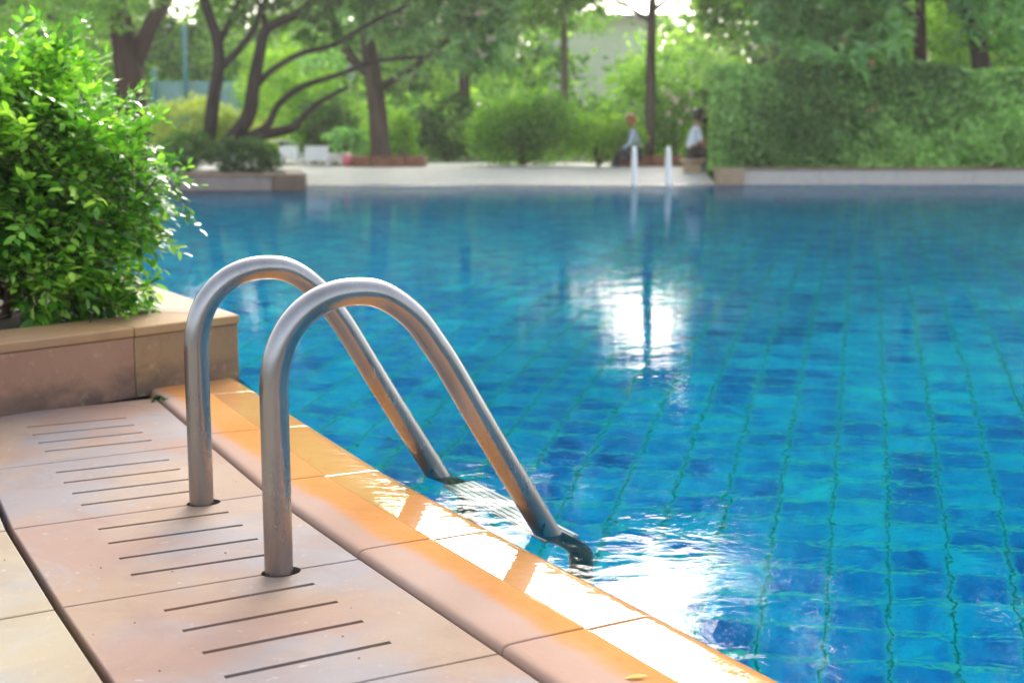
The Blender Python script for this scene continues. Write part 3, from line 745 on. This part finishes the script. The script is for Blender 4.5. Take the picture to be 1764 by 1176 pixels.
# trees behind
def bgtree(px, Y, w, label, lob, mat='lf_mid', bark='bark', top=-250, size=.16, seed=0, lean=0, name='tall_tree', extra=None):
    st = [(PX([(px, 268), (px+lean*.3, 180), (px+lean*.6, 60), (px+lean, -60), (px+lean*1.3, top)], Y), w*pxm(Y)/2, w*pxm(Y)/5)]
    r = np.random.default_rng(seed); k = pxm(Y)
    for q in range(4):
        a = (px+lean*.7, 40-70*q); sgn = 1 if q % 2 else -1
        st.append((PX([a, (a[0]+sgn*60, a[1]-50), (a[0]+sgn*150, a[1]-90)], Y), w*k/5, w*k/14))
    return plant(name, label, 'tree', aty(px, 262, Y), lob, size, mat, st, None, 'crown', seed=seed, bark=bark, extra=extra)
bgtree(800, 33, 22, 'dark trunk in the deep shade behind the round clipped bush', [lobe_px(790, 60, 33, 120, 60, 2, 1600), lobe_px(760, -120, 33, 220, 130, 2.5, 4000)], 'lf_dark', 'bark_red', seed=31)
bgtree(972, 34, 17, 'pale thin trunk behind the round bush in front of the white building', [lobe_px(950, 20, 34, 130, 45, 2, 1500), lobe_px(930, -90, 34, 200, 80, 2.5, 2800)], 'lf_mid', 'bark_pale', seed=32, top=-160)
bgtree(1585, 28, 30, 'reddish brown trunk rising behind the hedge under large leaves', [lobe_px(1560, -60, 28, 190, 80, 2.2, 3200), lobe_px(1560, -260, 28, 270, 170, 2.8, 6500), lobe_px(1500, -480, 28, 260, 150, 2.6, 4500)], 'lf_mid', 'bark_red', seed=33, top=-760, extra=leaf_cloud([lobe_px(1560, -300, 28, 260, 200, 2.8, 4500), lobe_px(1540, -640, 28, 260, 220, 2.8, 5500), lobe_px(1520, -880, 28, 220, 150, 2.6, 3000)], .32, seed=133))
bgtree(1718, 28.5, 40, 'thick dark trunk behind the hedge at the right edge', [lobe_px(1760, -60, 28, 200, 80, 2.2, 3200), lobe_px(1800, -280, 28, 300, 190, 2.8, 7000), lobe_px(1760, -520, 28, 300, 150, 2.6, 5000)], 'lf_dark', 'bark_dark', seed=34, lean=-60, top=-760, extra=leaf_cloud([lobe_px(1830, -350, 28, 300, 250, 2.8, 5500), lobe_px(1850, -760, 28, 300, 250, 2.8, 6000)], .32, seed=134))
# frangipani branches in front of hedge, upper right
Y = 23.0
r = np.random.default_rng(9); cen = []
for k in range(470):
    px, py = r.uniform(1310, 1560), r.uniform(-80, 150)
    lim = 150-abs(px-1470)*.55 if px > 1400 else 60+(px-1310)*.5
    if py > lim: continue
    cen.append(aty(px, py, Y+r.uniform(-.7, 1.8)))
for k in range(60): cen.append(aty(r.uniform(1640, 1780), r.uniform(-60, 90), Y+r.uniform(0, 1.5)))
ex = rosettes(cen, .29, 11, 5)
st = [(PX([(1462, 275), (1458, 200), (1465, 120), (1480, 40), (1510, -60)], 25.2), .08, .05), (PX([(1465, 120), (1420, 60), (1370, 0), (1330, -60)], 25, [0, -.8, -1.2, -1.6]), .05, .03), (PX([(1480, 40), (1560, 0), (1660, -50)], 25, [0, -.6, -1.2]), .05, .03)]
plant('frangipani_tree', 'pale big leaved tree with red blossoms drooping over the clipped hedge', 'tree', aty(1462, 262, 25.2), [lobe_px(1450, -130, 24.5, 200, 60, 1.2, 2600)], .17, 'lf_frang', st, None, 'crown', seed=5, extra=ex)
fr_r = bpy.data.objects['frangipani_tree.001']; fr_l = bpy.data.objects['frangipani_tree']
def blossoms(pts, Y, c, par, s=.06, cname='blossom'):
    m_ = simple(cname+'_petals', c, .5)
    for px, py in pts:
        p = aty(px, py, Y); V = []; F = []
        for k in range(5):
            t = 2*math.pi*k/5; a = np.array([math.cos(t), -.4, math.sin(t)]); b = np.array([math.cos(t+.5), -.3, math.sin(t+.5)]); c_ = np.array([math.cos(t-.5), -.3, math.sin(t-.5)])
            n_ = len(V); V += [p, p+b*s*.7, p+a*s*1.2, p+c_*s*.7]; F.append((n_, n_+1, n_+2, n_+3))
        mesh('blossom', V, F, m_, par)
blossoms([(1503, 112), (1500, 104), (1455, 68), (1508, 184), (1498, 190)], 22.3, (.42, .07, .06), fr_r, .038, 'red')
blossoms([(825, 88), (832, 95), (842, 68), (850, 66), (822, 24), (828, 22)], 23.0, (.70, .45, .38), fr_l, .04, 'pink')

# woods behind as one mass (far off, reads as one)
lob = []
r = np.random.default_rng(77)
def wood(px, py, Y, rx, ry, n): lob.append(lobe_px(px, py, Y, rx, ry, 2.2, n))
for px in range(-500, 2500, 105):
    gap1 = 930 < px < 1120
    wood(px+r.uniform(-20, 20), 225, 40+r.uniform(-2, 2), 95, 45, 700)
    if not gap1:
        wood(px+r.uniform(-20, 20), 140+r.uniform(-15, 15), 44+r.uniform(-3, 3), 100, 70, 1500)
        if 1050 < px < 1225: wood(px, 84, 47, 75, 50, 1000)
        else: wood(px+r.uniform(-20, 20), 20+r.uniform(-20, 20), 47+r.uniform(-3, 3), 105, 85, 1350)
    if not (1010 < px < 1230):
        wood(px, -110+r.uniform(-20, 10), 50, 110, 80, 1500)
    if px < 560 or px > 1290:
        wood(px, -250, 52, 130, 110, 1500)
        wood(px, -400, 52, 130, 90, 1100)
for q in ((930, -40, 55, 90), (1000, -50, 45, 70), (1250, -40, 36, 80)): wood(*q[:2], 46, *q[2:], 900)
V, F = leaf_cloud(lob, .42, flat=.3, seed=8, clump=.5)
V, F = sky_gaps(V, F, 5)
tag(qmesh('distant_woods', V, F, leafmat('far_leaves', [(.03, .10, .03), (.12, .30, .05), (.30, .52, .08), (.50, .70, .14)], .6, .5, .25)), 'dense mass of varied green trees closing the view behind the pool', 'woods', kind='stuff')

# shrubs
def shrub(name, label, px, py, Y, rx, ry, n, mat, size=.1, dr=None, seed=0, cat='shrub', more=(), group=None):
    k = pxm(Y); b = aty(px, 283, Y); b = (b[0], Y, .24)
    lobs = [lobe_px(px, py, Y, rx, ry, dr or rx*k*.8, n)]+[lobe_px(*q[:2], Y, q[2], q[3], q[2]*k*.8, q[4]) for q in more]
    ctr = aty(px, py, Y); st = []
    r = np.random.default_rng(seed)
    for q in range(6):
        e = np.array(ctr)+r.normal(size=3)*np.array([rx*k*.4, rx*k*.3, ry*k*.3]); st.append(([b, tuple((np.array(b)+e)/2+r.normal(size=3)*.05), tuple(e)], .03, .01))
    return plant(name, label, cat, b, lobs, size, mat, st, group, 'foliage', seed=seed, stem_name='branches')
shrub('round_bush', 'large rounded grey green bush on the lawn across the pool', 900, 225, 25.6, 92, 60, 6500, 'lf_mid', .10, seed=41, more=[(860, 225, 50, 45, 1500), (940, 215, 60, 45, 1800)])
shrub('lime_bush', 'bright yellow green bush beside the round bush, left of the orange haired person', 1030, 238, 25.0, 62, 42, 3200, 'lf_lime', .10, seed=42, more=[(1075, 240, 30, 38, 900)])
fb = shrub('flowering_bush', 'loose bush with pale pink flowers behind the slim trunk', 1165, 200, 27, 52, 78, 3600, 'lf_mid', .11, seed=43, more=[(1095, 140, 40, 34, 1100)])
blossoms([(1160, 168), (1166, 172), (1190, 158), (1152, 195), (1172, 210), (1185, 190), (1188, 165), (1150, 160), (1164, 176)], 25.6, (.85, .68, .52), fb, .06, 'pale')
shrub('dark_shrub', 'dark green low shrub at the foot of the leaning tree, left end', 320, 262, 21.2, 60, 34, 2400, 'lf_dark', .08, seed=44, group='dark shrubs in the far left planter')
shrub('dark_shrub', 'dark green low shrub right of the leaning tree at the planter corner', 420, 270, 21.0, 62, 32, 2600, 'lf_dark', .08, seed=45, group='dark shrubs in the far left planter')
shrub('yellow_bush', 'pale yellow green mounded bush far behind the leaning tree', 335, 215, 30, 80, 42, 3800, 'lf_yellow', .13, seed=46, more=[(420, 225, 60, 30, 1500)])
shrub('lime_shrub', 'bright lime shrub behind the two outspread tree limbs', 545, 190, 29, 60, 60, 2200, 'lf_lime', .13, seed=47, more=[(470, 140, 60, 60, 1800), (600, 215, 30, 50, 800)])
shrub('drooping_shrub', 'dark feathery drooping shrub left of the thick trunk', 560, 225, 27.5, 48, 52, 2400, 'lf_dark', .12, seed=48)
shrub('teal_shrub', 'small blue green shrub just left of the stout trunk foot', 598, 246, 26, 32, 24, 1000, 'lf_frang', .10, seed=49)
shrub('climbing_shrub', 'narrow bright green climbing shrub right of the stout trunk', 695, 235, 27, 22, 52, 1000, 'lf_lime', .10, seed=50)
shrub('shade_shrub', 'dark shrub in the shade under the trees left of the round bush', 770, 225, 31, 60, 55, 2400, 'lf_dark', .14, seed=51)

shrub('lime_tree', 'bright lime green leafy tree showing above the hedge between the two trunks', 1655, 55, 32, 85, 62, 3600, 'lf_lime', .15, seed=52, cat='tree')
shrub('lime_tree', 'bright lime green foliage above the hedge left of the reddish trunk', 1500, 70, 33, 80, 50, 3000, 'lf_lime', .15, seed=53, cat='tree')
# the hedge: box-shaped clipped hedge
def hedge():
    r = np.random.default_rng(90); x0 = aty(1222, 250, 23.2)[0]; x1 = 11.6; y0, y1, z0 = 22.9, 24.6, .2
    root = empty('clipped_hedge', ((x0+x1)/2, 23.7, .2), 'long box shaped clipped green hedge behind the pale far wall', 'hedge')
    def ztop(x): return 2.03+.05*np.sin(x*1.3)+.03*np.sin(x*3.7)-.12*np.clip((x-7)/3, 0, 1)
    n = 30000; x = r.uniform(x0, x1, n); f = r.uniform(0, 1, n)
    front = f < .70; tp = (f >= .70) & (f < .93)
    y = np.where(front, y0+np.abs(r.normal(size=n))*.10, np.where(tp, r.uniform(y0, y1, n), r.uniform(y0, y1, n)))
    z = np.where(front, z0+r.uniform(0, 1, n)*(ztop(x)-z0), np.where(tp, ztop(x)-np.abs(r.normal(size=n))*.08, r.uniform(z0, 1.9, n)))
    x = np.where(f >= .93, x0+np.abs(r.normal(size=n))*.1, x)
    # lumps
    y = y+.10*np.sin(x*4+1.1*z)*np.sin(z*5+x); p = np.stack([x, y, z], 1)
    q = np.where(front[:, None], [0, -1, .5], [0, -.2, 1]); ax = r.normal(size=(n, 3))+q*.7; ax[:, 2] -= .4; ax /= np.linalg.norm(ax, axis=1)[:, None]
    nr = q+r.normal(size=(n, 3))*.6; nr -= ax*(nr*ax).sum(1)[:, None]; nr /= np.linalg.norm(nr, axis=1)[:, None]; sd_ = np.cross(ax, nr)
    L = r.uniform(.09, .20, n)[:, None]
    V = np.stack([p-ax*L*.5, p+sd_*L*.26+nr*L*.06, p+ax*L*.5, p-sd_*L*.26+nr*L*.06], 1).reshape(-1, 3)
    qmesh('foliage', V, np.arange(4*n).reshape(-1, 4), M['lf_hedge'], root)
    tp_ = []
    for xx in np.arange(x0+.3, x1, .45): 
        for k in range(3): tp_.append(tube([(xx, 23.8, z0), (xx+r.normal()*.15, 23.7+r.normal()*.2, 1.), (xx+r.normal()*.3, 23.7+r.normal()*.3, 1.75)], [.03, .02, .01], 6))
    V, F = join(tp_); mesh('stems', V, F, M['bark_dark'], root, True)
    # dense inner twiggy mass, uneven
    m_ = leaf_cloud([(xx, 23.85, 1.05, .7, .55, .8, 1500) for xx in np.arange(x0+.6, x1, .8)], .17, seed=91)
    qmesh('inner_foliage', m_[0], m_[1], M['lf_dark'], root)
hedge()

# small brick rings round the trunks
M['brick'] = simple('red_brown_brick', (.26, .11, .06), .75, 0, .35, 10)
def ring(label, xa, xb, ya, yb, Y):
    a, b = aty(xa, yb, Y), aty(xb, yb, Y); top = aty(xa, ya, Y)[2]; bot = .225; w = b[0]-a[0]
    root = empty('brick_planter', ((a[0]+b[0])/2, Y, bot), label, 'planter')
    n_ = 4
    for i in range(n_): bevel(mesh('front_block', *box((a[0]+w*(i+.5)/n_, Y, (top+bot)/2), (w/n_-.01, .14, top-bot)), M['brick'], root), .015)
    for s in (0, 1): bevel(mesh('side_block', *box((a[0]+.07 if s == 0 else b[0]-.07, Y+.6, (top+bot)/2), (.14, 1.05, top-bot)), M['brick'], root), .015)
    mesh('soil', *box(((a[0]+b[0])/2, Y+.6, bot+(top-bot)*.35), (w-.29, 1.05, (top-bot)*.7)), M['soil'], root)
    return root
ring('low brick bed around the stout trunk, left of the lawn', 606, 729, 269, 286, 24.6)
ring('low brick bed at the foot of the slim trunk', 1060, 1178, 268, 284, 25.0)

# teal post and windscreen fence, far left
M['teal'] = simple('teal_paint', (.02, .22, .22), .5); M['mesh_teal'] = simple('pale_teal_netting', (.22, .42, .42), .8)
Y = 36
fe = empty('court_fence', tuple(aty(330, 200, Y)), 'pale teal netting fence with a dark green post far behind the bush', 'fence')
a, b = aty(262, 190, Y), aty(420, 190, Y)
mesh('netting', *box(((a[0]+b[0])/2, Y, (.24+aty(300, 140, Y)[2])/2), (b[0]-a[0], .03, aty(300, 140, Y)[2]-.24)), M['mesh_teal'], fe)
for px, tpy in ((322, 45), (268, 120), (414, 130)):
    p = aty(px, 200, Y-.1); V, F = tube([(p[0], Y-.1, .2), (p[0], Y-.1, aty(px, tpy, Y)[2])], .06, 12); mesh('post', V, F, M['teal'], fe, True)
# white building glimpsed in the centre
Y = 62
M['white_wall'] = simple('white_render', (.88, .88, .88), .8, 0, .04, 1); M['glass_dark'] = simple('dark_window_glass', (.05, .06, .07), .1)
bl = empty('white_building', tuple(aty(1020, 230, Y)), 'white building glimpsed between the trees in the centre', 'building')
xa, xb = aty(915, 150, Y)[0], aty(1135, 150, Y)[0]; zt = aty(1000, 35, Y)[2]
mesh('walls', *box(((xa+xb)/2, Y+4, (zt+.2)/2), (xb-xa, 8, zt-.2)), M['white_wall'], bl)
mesh('roof', *box(((xa+xb)/2, Y+3.8, zt+.12), (xb-xa+.8, 8.8, .24)), simple('grey_roof', (.25, .23, .22), .8), bl)
for i in range(3):
    for j in range(1):
        cx = xa+(xb-xa)*(i+.5)/3; cz = 1.5+j*3.0; o = mesh('window', *box((cx, Y-.02, cz), (1.1, .08, 1.3)), M['glass_dark'], bl)
# second pale building, left gaps
bl2 = empty('pale_building', tuple(aty(400, 230, 64)), 'pale grey building showing in small gaps behind the leaning tree', 'building')
xa, xb = aty(250, 150, 64)[0], aty(800, 150, 64)[0]; zt = aty(400, 60, 64)[2]
mesh('walls', *box(((xa+xb)/2, 68, (zt+.2)/2), (xb-xa, 8, zt-.2)), simple('pale_blue_grey_render', (.55, .6, .64), .8, 0, .04, 1), bl2)
mesh('roof', *box(((xa+xb)/2, 68, zt+.1), (xb-xa+.6, 8.6, .2)), simple('slate_roof', (.3, .3, .3), .8), bl2)
for i in range(6): mesh('window', *box((xa+(xb-xa)*(i+.5)/6, 63.98, 2.0), (1.3, .08, 1.3)), M['glass_dark'], bl2)

# ------------------------------------------------------------------ loungers, ball, table by the far left deck
M['plastic'] = simple('white_plastic', (.85, .86, .87), .35, 0, .03); M['pinkball'] = simple('pink_vinyl', (.80, .22, .26), .35, 0, .08)
M['cloth_grey'] = simple('pale_grey_cushion', (.6, .65, .68), .8, 0, .05)
def lounger(px, Y, label, s=1., rz=-12):
    p = aty(px, 285, Y); x, z = p[0], .243
    root = empty('sun_lounger', (x, Y, z), label, 'lounger', 'white loungers on the far deck')
    L = .62*s
    bevel(mesh('seat', *box((x, Y, z+.14), (L, 1.4, .07)), M['plastic'], root), .02)
    b_ = bevel(mesh('backrest', *box((x, Y-.62, z+.25), (L, .09, .26)), M['plastic'], root), .02)
    bevel(mesh('cushion', *box((x-.02, Y+.05, z+.205), (L*.9, 1.1, .06)), M['cloth_grey'], root), .02)
    for i in (-1, 1):
        for j in (-1, 1): mesh('leg', *box((x+i*L*.42, Y+j*.6, z+.0525), (.04, .05, .105)), M['plastic'], root)
    root.rotation_euler.z = R(rz)
lounger(566, 25.2, 'white lounger with grey cushion just left of the pink ball', .72)
lounger(518, 26.6, 'white lounger further left, towards the small white table', .62)
def uvsphere(c, r_, n=20, m_=14, sc=(1, 1, 1)):
    V = []; F = []
    for i in range(m_+1):
        a = math.pi*i/m_
        for k in range(n):
            b = 2*math.pi*k/n; V.append((c[0]+r_*sc[0]*math.sin(a)*math.cos(b), c[1]+r_*sc[1]*math.sin(a)*math.sin(b), c[2]+r_*sc[2]*math.cos(a)))
    for i in range(m_):
        for k in range(n): F.append((i*n+k, (i+1)*n+k, (i+1)*n+(k+1) % n, i*n+(k+1) % n))
    return V, F
p = aty(600, 270, 24.9)
bm_ = mesh('beach_ball', *uvsphere((p[0], 24.9, .235+.125), .125), M['pinkball'], None, True)
tag(bm_, 'pink ball beside the white lounger at the far deck', 'ball')
p = aty(486, 285, 26.3); tb = empty('side_table', (p[0], 26.3, .243), 'small white table on a dark pedestal beside the far left planter', 'table')
V, F = tube([(p[0], 26.3, .70), (p[0], 26.3, .73)], .24, 28); mesh('table_top', V, F, M['plastic'], tb)
V, F = tube([(p[0], 26.3, .26), (p[0], 26.3, .5), (p[0], 26.3, .70)], [.05, .04, .06], 12); mesh('pedestal', V, F, simple('black_metal', (.02, .02, .022), .4), tb)
V, F = tube([(p[0], 26.3, .243), (p[0], 26.3, .26)], [.17, .14], 20); mesh('base', V, F, simple('black_base', (.025, .025, .025), .4), tb)

# ------------------------------------------------------------------ people (seated, skin-modifier bodies)
M['skin'] = simple('skin', (.42, .22, .15), .55, 0, .05); M['hair_dark'] = simple('dark_hair', (.02, .014, .012), .5); M['hair_orange'] = simple('auburn_hair', (.45, .12, .05), .6)
def skinned(name, chains, mat, parent, base=(0, 0, 0), face=1):
    """chains: lists of (x,y,z,r); consecutive joined; equal points shared"""
    V = []; E = []; Rr = []; idx = {}
    for ch in chains:
        prev = None
        for (x, y, z, rad) in ch:
            key = (round(x, 4), round(y, 4), round(z, 4))
            if key not in idx: idx[key] = len(V); V.append((x*face, y, z)); Rr.append(rad)
            i = idx[key]
            if prev is not None and prev != i: E.append((prev, i))
            prev = i
    me = bpy.data.meshes.new(name); me.from_pydata(V, E, []); o = bpy.data.objects.new(name, me); col.objects.link(o)
    md = o.modifiers.new('skin', 'SKIN'); md.use_smooth_shade = True
    for v, rad in zip(me.skin_vertices[0].data, Rr): v.radius = (rad, rad)
    me.skin_vertices[0].data[0].use_root = True
    ss_ = o.modifiers.new('sub', 'SUBSURF'); ss_.levels = 2; ss_.render_levels = 2
    dg = bpy.context.evaluated_depsgraph_get(); m2 = bpy.data.meshes.new_from_object(o.evaluated_get(dg)); o.modifiers.clear(); o.data = m2
    m2.materials.clear(); m2.materials.append(mat); m2.polygons.foreach_set('use_smooth', [True]*len(m2.polygons))
    o.parent = parent; return o
def seated(px, Y, seat_z, label, face, shirt, trous, hair, lean=.0, jacket=None, sc=1.):
    p = aty(px, 270, Y); root = empty('person', (p[0], Y, seat_z), label, 'person')
    root.scale = (sc, sc, sc)
    hy = .085; L = lean
    # local frame: x forward*face, z up from seat ; pelvis at z=.1
    pel = (0, 0, .10, .11); wst = (.02+L*.2, 0, .26, .10); ch = (.03+L*.6, 0, .42, .115); nk = (.04+L, 0, .56, .05); nk2 = (.055+L*1.05, 0, .62, .048)
    hd = (.075+L*1.1, 0, .70, .078); hd2 = (.08+L*1.1, 0, .76, .085); hd3 = (.07+L*1.1, 0, .82, .055)
    body = [[pel, wst, ch, nk, nk2, hd, hd2, hd3], [hd, (.155+L*1.1, 0, .705, .016)]]
    tr = []; sh = []
    for s in (-1, 1):
        hip = (.03, s*hy, .08, .085); kn = (.42, s*.11, .10, .058); an = (.40, s*.11, -.30, .038); toe = (.52, s*.12, -.35, .03)
        body.append([pel, hip, kn, an, toe])
        shd = (.03+L*.9, s*.17, .50, .052); el = (.10+L*.8, s*.21, .26, .038); wr = (.31+L*.5, s*.13, .17, .026); pm = (.37+L*.4, s*.12, .165, .026)
        body.append([ch, shd, el, wr, pm])
        for f in range(4):
            oy = (f-1.5)*.018; ln = (.06, .072, .068, .052)[f]; x_, y_, z_ = pm[0], pm[1]+oy, pm[2]
            body.append([pm, (x_+.03, y_, z_, .0095), (x_+.03+ln*.5, y_, z_-.008, .008), (x_+.03+ln*.9, y_, z_-.028, .007)])
        body.append([pm, (pm[0]+.005, pm[1]-s*.035, pm[2]+.008, .010), (pm[0]+.035, pm[1]-s*.045, pm[2]-.002, .008)])
        tr.append([(0, 0, .10, .125), (hip[0], hip[1], hip[2], .098), (kn[0], kn[1], kn[2], .072), (an[0], an[1], an[2]+.06, .058)])
        sh.append([(ch[0], 0, ch[2], .130), (shd[0], shd[1], shd[2], .066), (el[0], el[1], el[2], .052), (wr[0]*.8+el[0]*.2, wr[1]*.8+el[1]*.2, wr[2]*.8+el[2]*.2, .042)])
    b = skinned('body', body, M['skin'], root, face=face)
    skinned('trousers', tr, trous, root, face=face)
    skinned('shirt', [[(0, 0, .12, .125), (wst[0], 0, wst[2], .118), (ch[0], 0, ch[2], .130), (nk[0], 0, nk[2]-.03, .07)]]+sh, shirt, root, face=face)
    skinned('hair', [[(.05+L*1.1, 0, .72, .085), (.055+L*1.1, 0, .80, .092), (.06+L*1.1, 0, .845, .06)], [(.05+L*1.1, 0, .72, .085), (.02+L, 0, .66, .06)]], hair, root, face=face)
    for s in (-1, 1):
        V, F = uvsphere(((.155+L*1.1)*face, s*.032, .755), .010, 10, 6); e_ = mesh('eye', V, F, M['hair_dark'], None, True); e_.parent = root
        V, F = uvsphere(((.40+.05)*face, s*.115, -.345), .06, 14, 8, (1.7, .75, .6)); e_ = mesh('shoe', V, F, M['hair_dark'], None, True); e_.parent = root
    V, F = uvsphere(((.15+L*1.1)*face, 0, .68), .018, 10, 6, (.6, 1.3, .4)); e_ = mesh('mouth', V, F, simple('lips', (.35, .1, .08), .5), None, True); e_.parent = root
    if jacket:
        skinned('jacket', [[(-.03, 0, .14, .12), (-.02+wst[0], 0, wst[2], .125), (ch[0]-.025, 0, ch[2], .132), (nk[0]-.03, 0, nk[2]-.04, .06)], [(ch[0]-.025, 0, ch[2], .132), (.02+L*.9, -.18, .49, .07), (.09+L*.8, -.215, .26, .058)]], jacket, root, face=face)
    return root
shirtA = simple('pale_blue_shirt', (.50, .58, .70), .8, 0, .05, 12); shirtB = simple('white_blue_top', (.70, .76, .86), .8, 0, .05, 12)
darkcl = simple('dark_purple_cloth', (.05, .04, .06), .8, 0, .1, 12); tan = simple('tan_jacket', (.42, .20, .10), .8, 0, .1, 12); navy = simple('dark_brown_skirt', (.05, .03, .035), .8)
seated(1098, 24.85, .40, 'orange haired person in pale blue shirt sitting left of the slim trunk', -1, shirtA, darkcl, M['hair_orange'], .08, sc=.98)
seated(1193, 23.5, .42, 'dark haired person in tan jacket sitting right of the slim trunk', 1, tan, navy, M['hair_dark'], .03, jacket=shirtB, sc=1.04)
# seat for the right person: low stone stool
p = aty(1193, 280, 23.5); st_ = empty('stool', (p[0], 23.5, .17), 'low tan stone stool under the dark haired person', 'stool')
bevel(mesh('stool_top', *box((p[0], 23.5, .37), (.42, .42, .06)), M['wall_tan'], st_), .015)
bevel(mesh('stool_leg', *box((p[0], 23.5, .25), (.3, .3, .18)), M['wall_tan'], st_), .015)
def bag(px, py, Y, w, h, mat, label, z=.2):
    p = aty(px, py, Y); root = empty('bag', (p[0], Y, z), label, 'bag')
    V, F = [], []
    for k, (zz, f) in enumerate(((0, .92), (.5, 1.08), (.9, 1.0), (1., .8))):
        V += [(p[0]+sx*w/2*f, Y+sy*w*.28*f, z+h*zz) for sx, sy in ((-1, -1), (1, -1), (1, 1), (-1, 1))]
    for k in range(3): F += [(k*4+i, k*4+(i+1) % 4, k*4+4+(i+1) % 4, k*4+4+i) for i in range(4)]
    F += [(3, 2, 1, 0), (12, 13, 14, 15)]; bevel(mesh('pouch', V, F, mat, root), .02)
    V, F = tube(spline([(p[0]-w*.25, Y, z+h), (p[0]-w*.15, Y, z+h*1.35), (p[0]+w*.15, Y, z+h*1.35), (p[0]+w*.25, Y, z+h)], 12), .012, 8); mesh('strap', V, F, mat, root, True)
bag(1221, 278, 23.6, .24, .12, simple('pale_blue_bag', (.5, .62, .72), .6), 'pale blue bag on the ground right of the dark haired person', .21)
bag(1236, 270, 24.3, .12, .22, simple('dark_green_bag', (.06, .10, .10), .6), 'small dark bag at the foot of the hedge end', .2)
bag(1075, 258, 24.9, .14, .12, simple('white_bag', (.8, .8, .8), .6), 'small white bag on the brick bed left of the orange haired person', .40)

# fallen yellow leaf on the coping
p = atz(1095, 1168, .009); root = None
r = np.random.default_rng(2); V = []; F = []
T = [(0, 0, 0), (.25, .18, .25), (.6, .22, .35), (1, 0, .15), (.62, -.24, .3), (.28, -.2, .3), (.3, 0, .02), (.65, 0, .05)]
for x, y, z in T: V.append((p[0]-.016+.034*x, p[1]-.0+.022*y+.006*x, .0088+.012*z))
o = mesh('fallen_leaf', V, [(0, 1, 6), (0, 6, 5), (1, 2, 7, 6), (6, 7, 4, 5), (2, 3, 7), (7, 3, 4)], leafmat('yellow_dry_leaf', [(.6, .5, .12), (.7, .6, .2)], .5, .2), None, True)
tag(o, 'small curled yellow leaf fallen on the wet coping at the bottom', 'leaf')

# ------------------------------------------------------------------ haze in the air over the garden
hz = MT('garden_haze'); pv = hz.n('ShaderNodeVolumePrincipled'); pv.inputs['Color'].default_value = (1, .98, .92, 1)
pv.inputs['Density'].default_value = .0015; pv.inputs['Anisotropy'].default_value = .7; hz.l(pv.outputs[0], hz.out.inputs['Volume'])
o = mesh('haze', *box((0, 0, 10), (620, 620, 24)), hz.m); tag(o, kind='stuff')

# moss tuft where the planter, coping and paving meet
p = atz(268, 690, 0)
V, F = leaf_cloud([(p[0]+.01, p[1]+.0, .0, .035, .03, .012, 260), (p[0]+.05, p[1]+.03, .0, .03, .012, .008, 140)], .012, seed=60)
tag(qmesh('moss', V, F, M['lf_dark']), 'small dark moss tuft in the joint at the planter foot', 'moss', kind='stuff')
# crumbs of dirt and dry leaf bits on the paving
r = np.random.default_rng(61); V = []; F = []
for k in range(22):
    a = atz(r.uniform(0, 620), r.uniform(720, 1176), .001)
    if a[0] > -.45+(2.58-a[1])*.575: continue
    s_ = r.uniform(.0008, .0022); n_ = len(V)
    for q in range(5):
        t = q*1.257+r.normal()*.3; V.append((a[0]+s_*math.cos(t)*r.uniform(.6, 1.5), a[1]+s_*math.sin(t), .0008))
    V.append((a[0], a[1], .0008+s_*.8)); F += [(n_+q, n_+(q+1) % 5, n_+5) for q in range(5)]
tag(mesh('grit', V, F, simple('grit_crumbs', (.16, .10, .07), .9)), 'tiny dirt crumbs scattered over the paving', 'grit', kind='stuff')
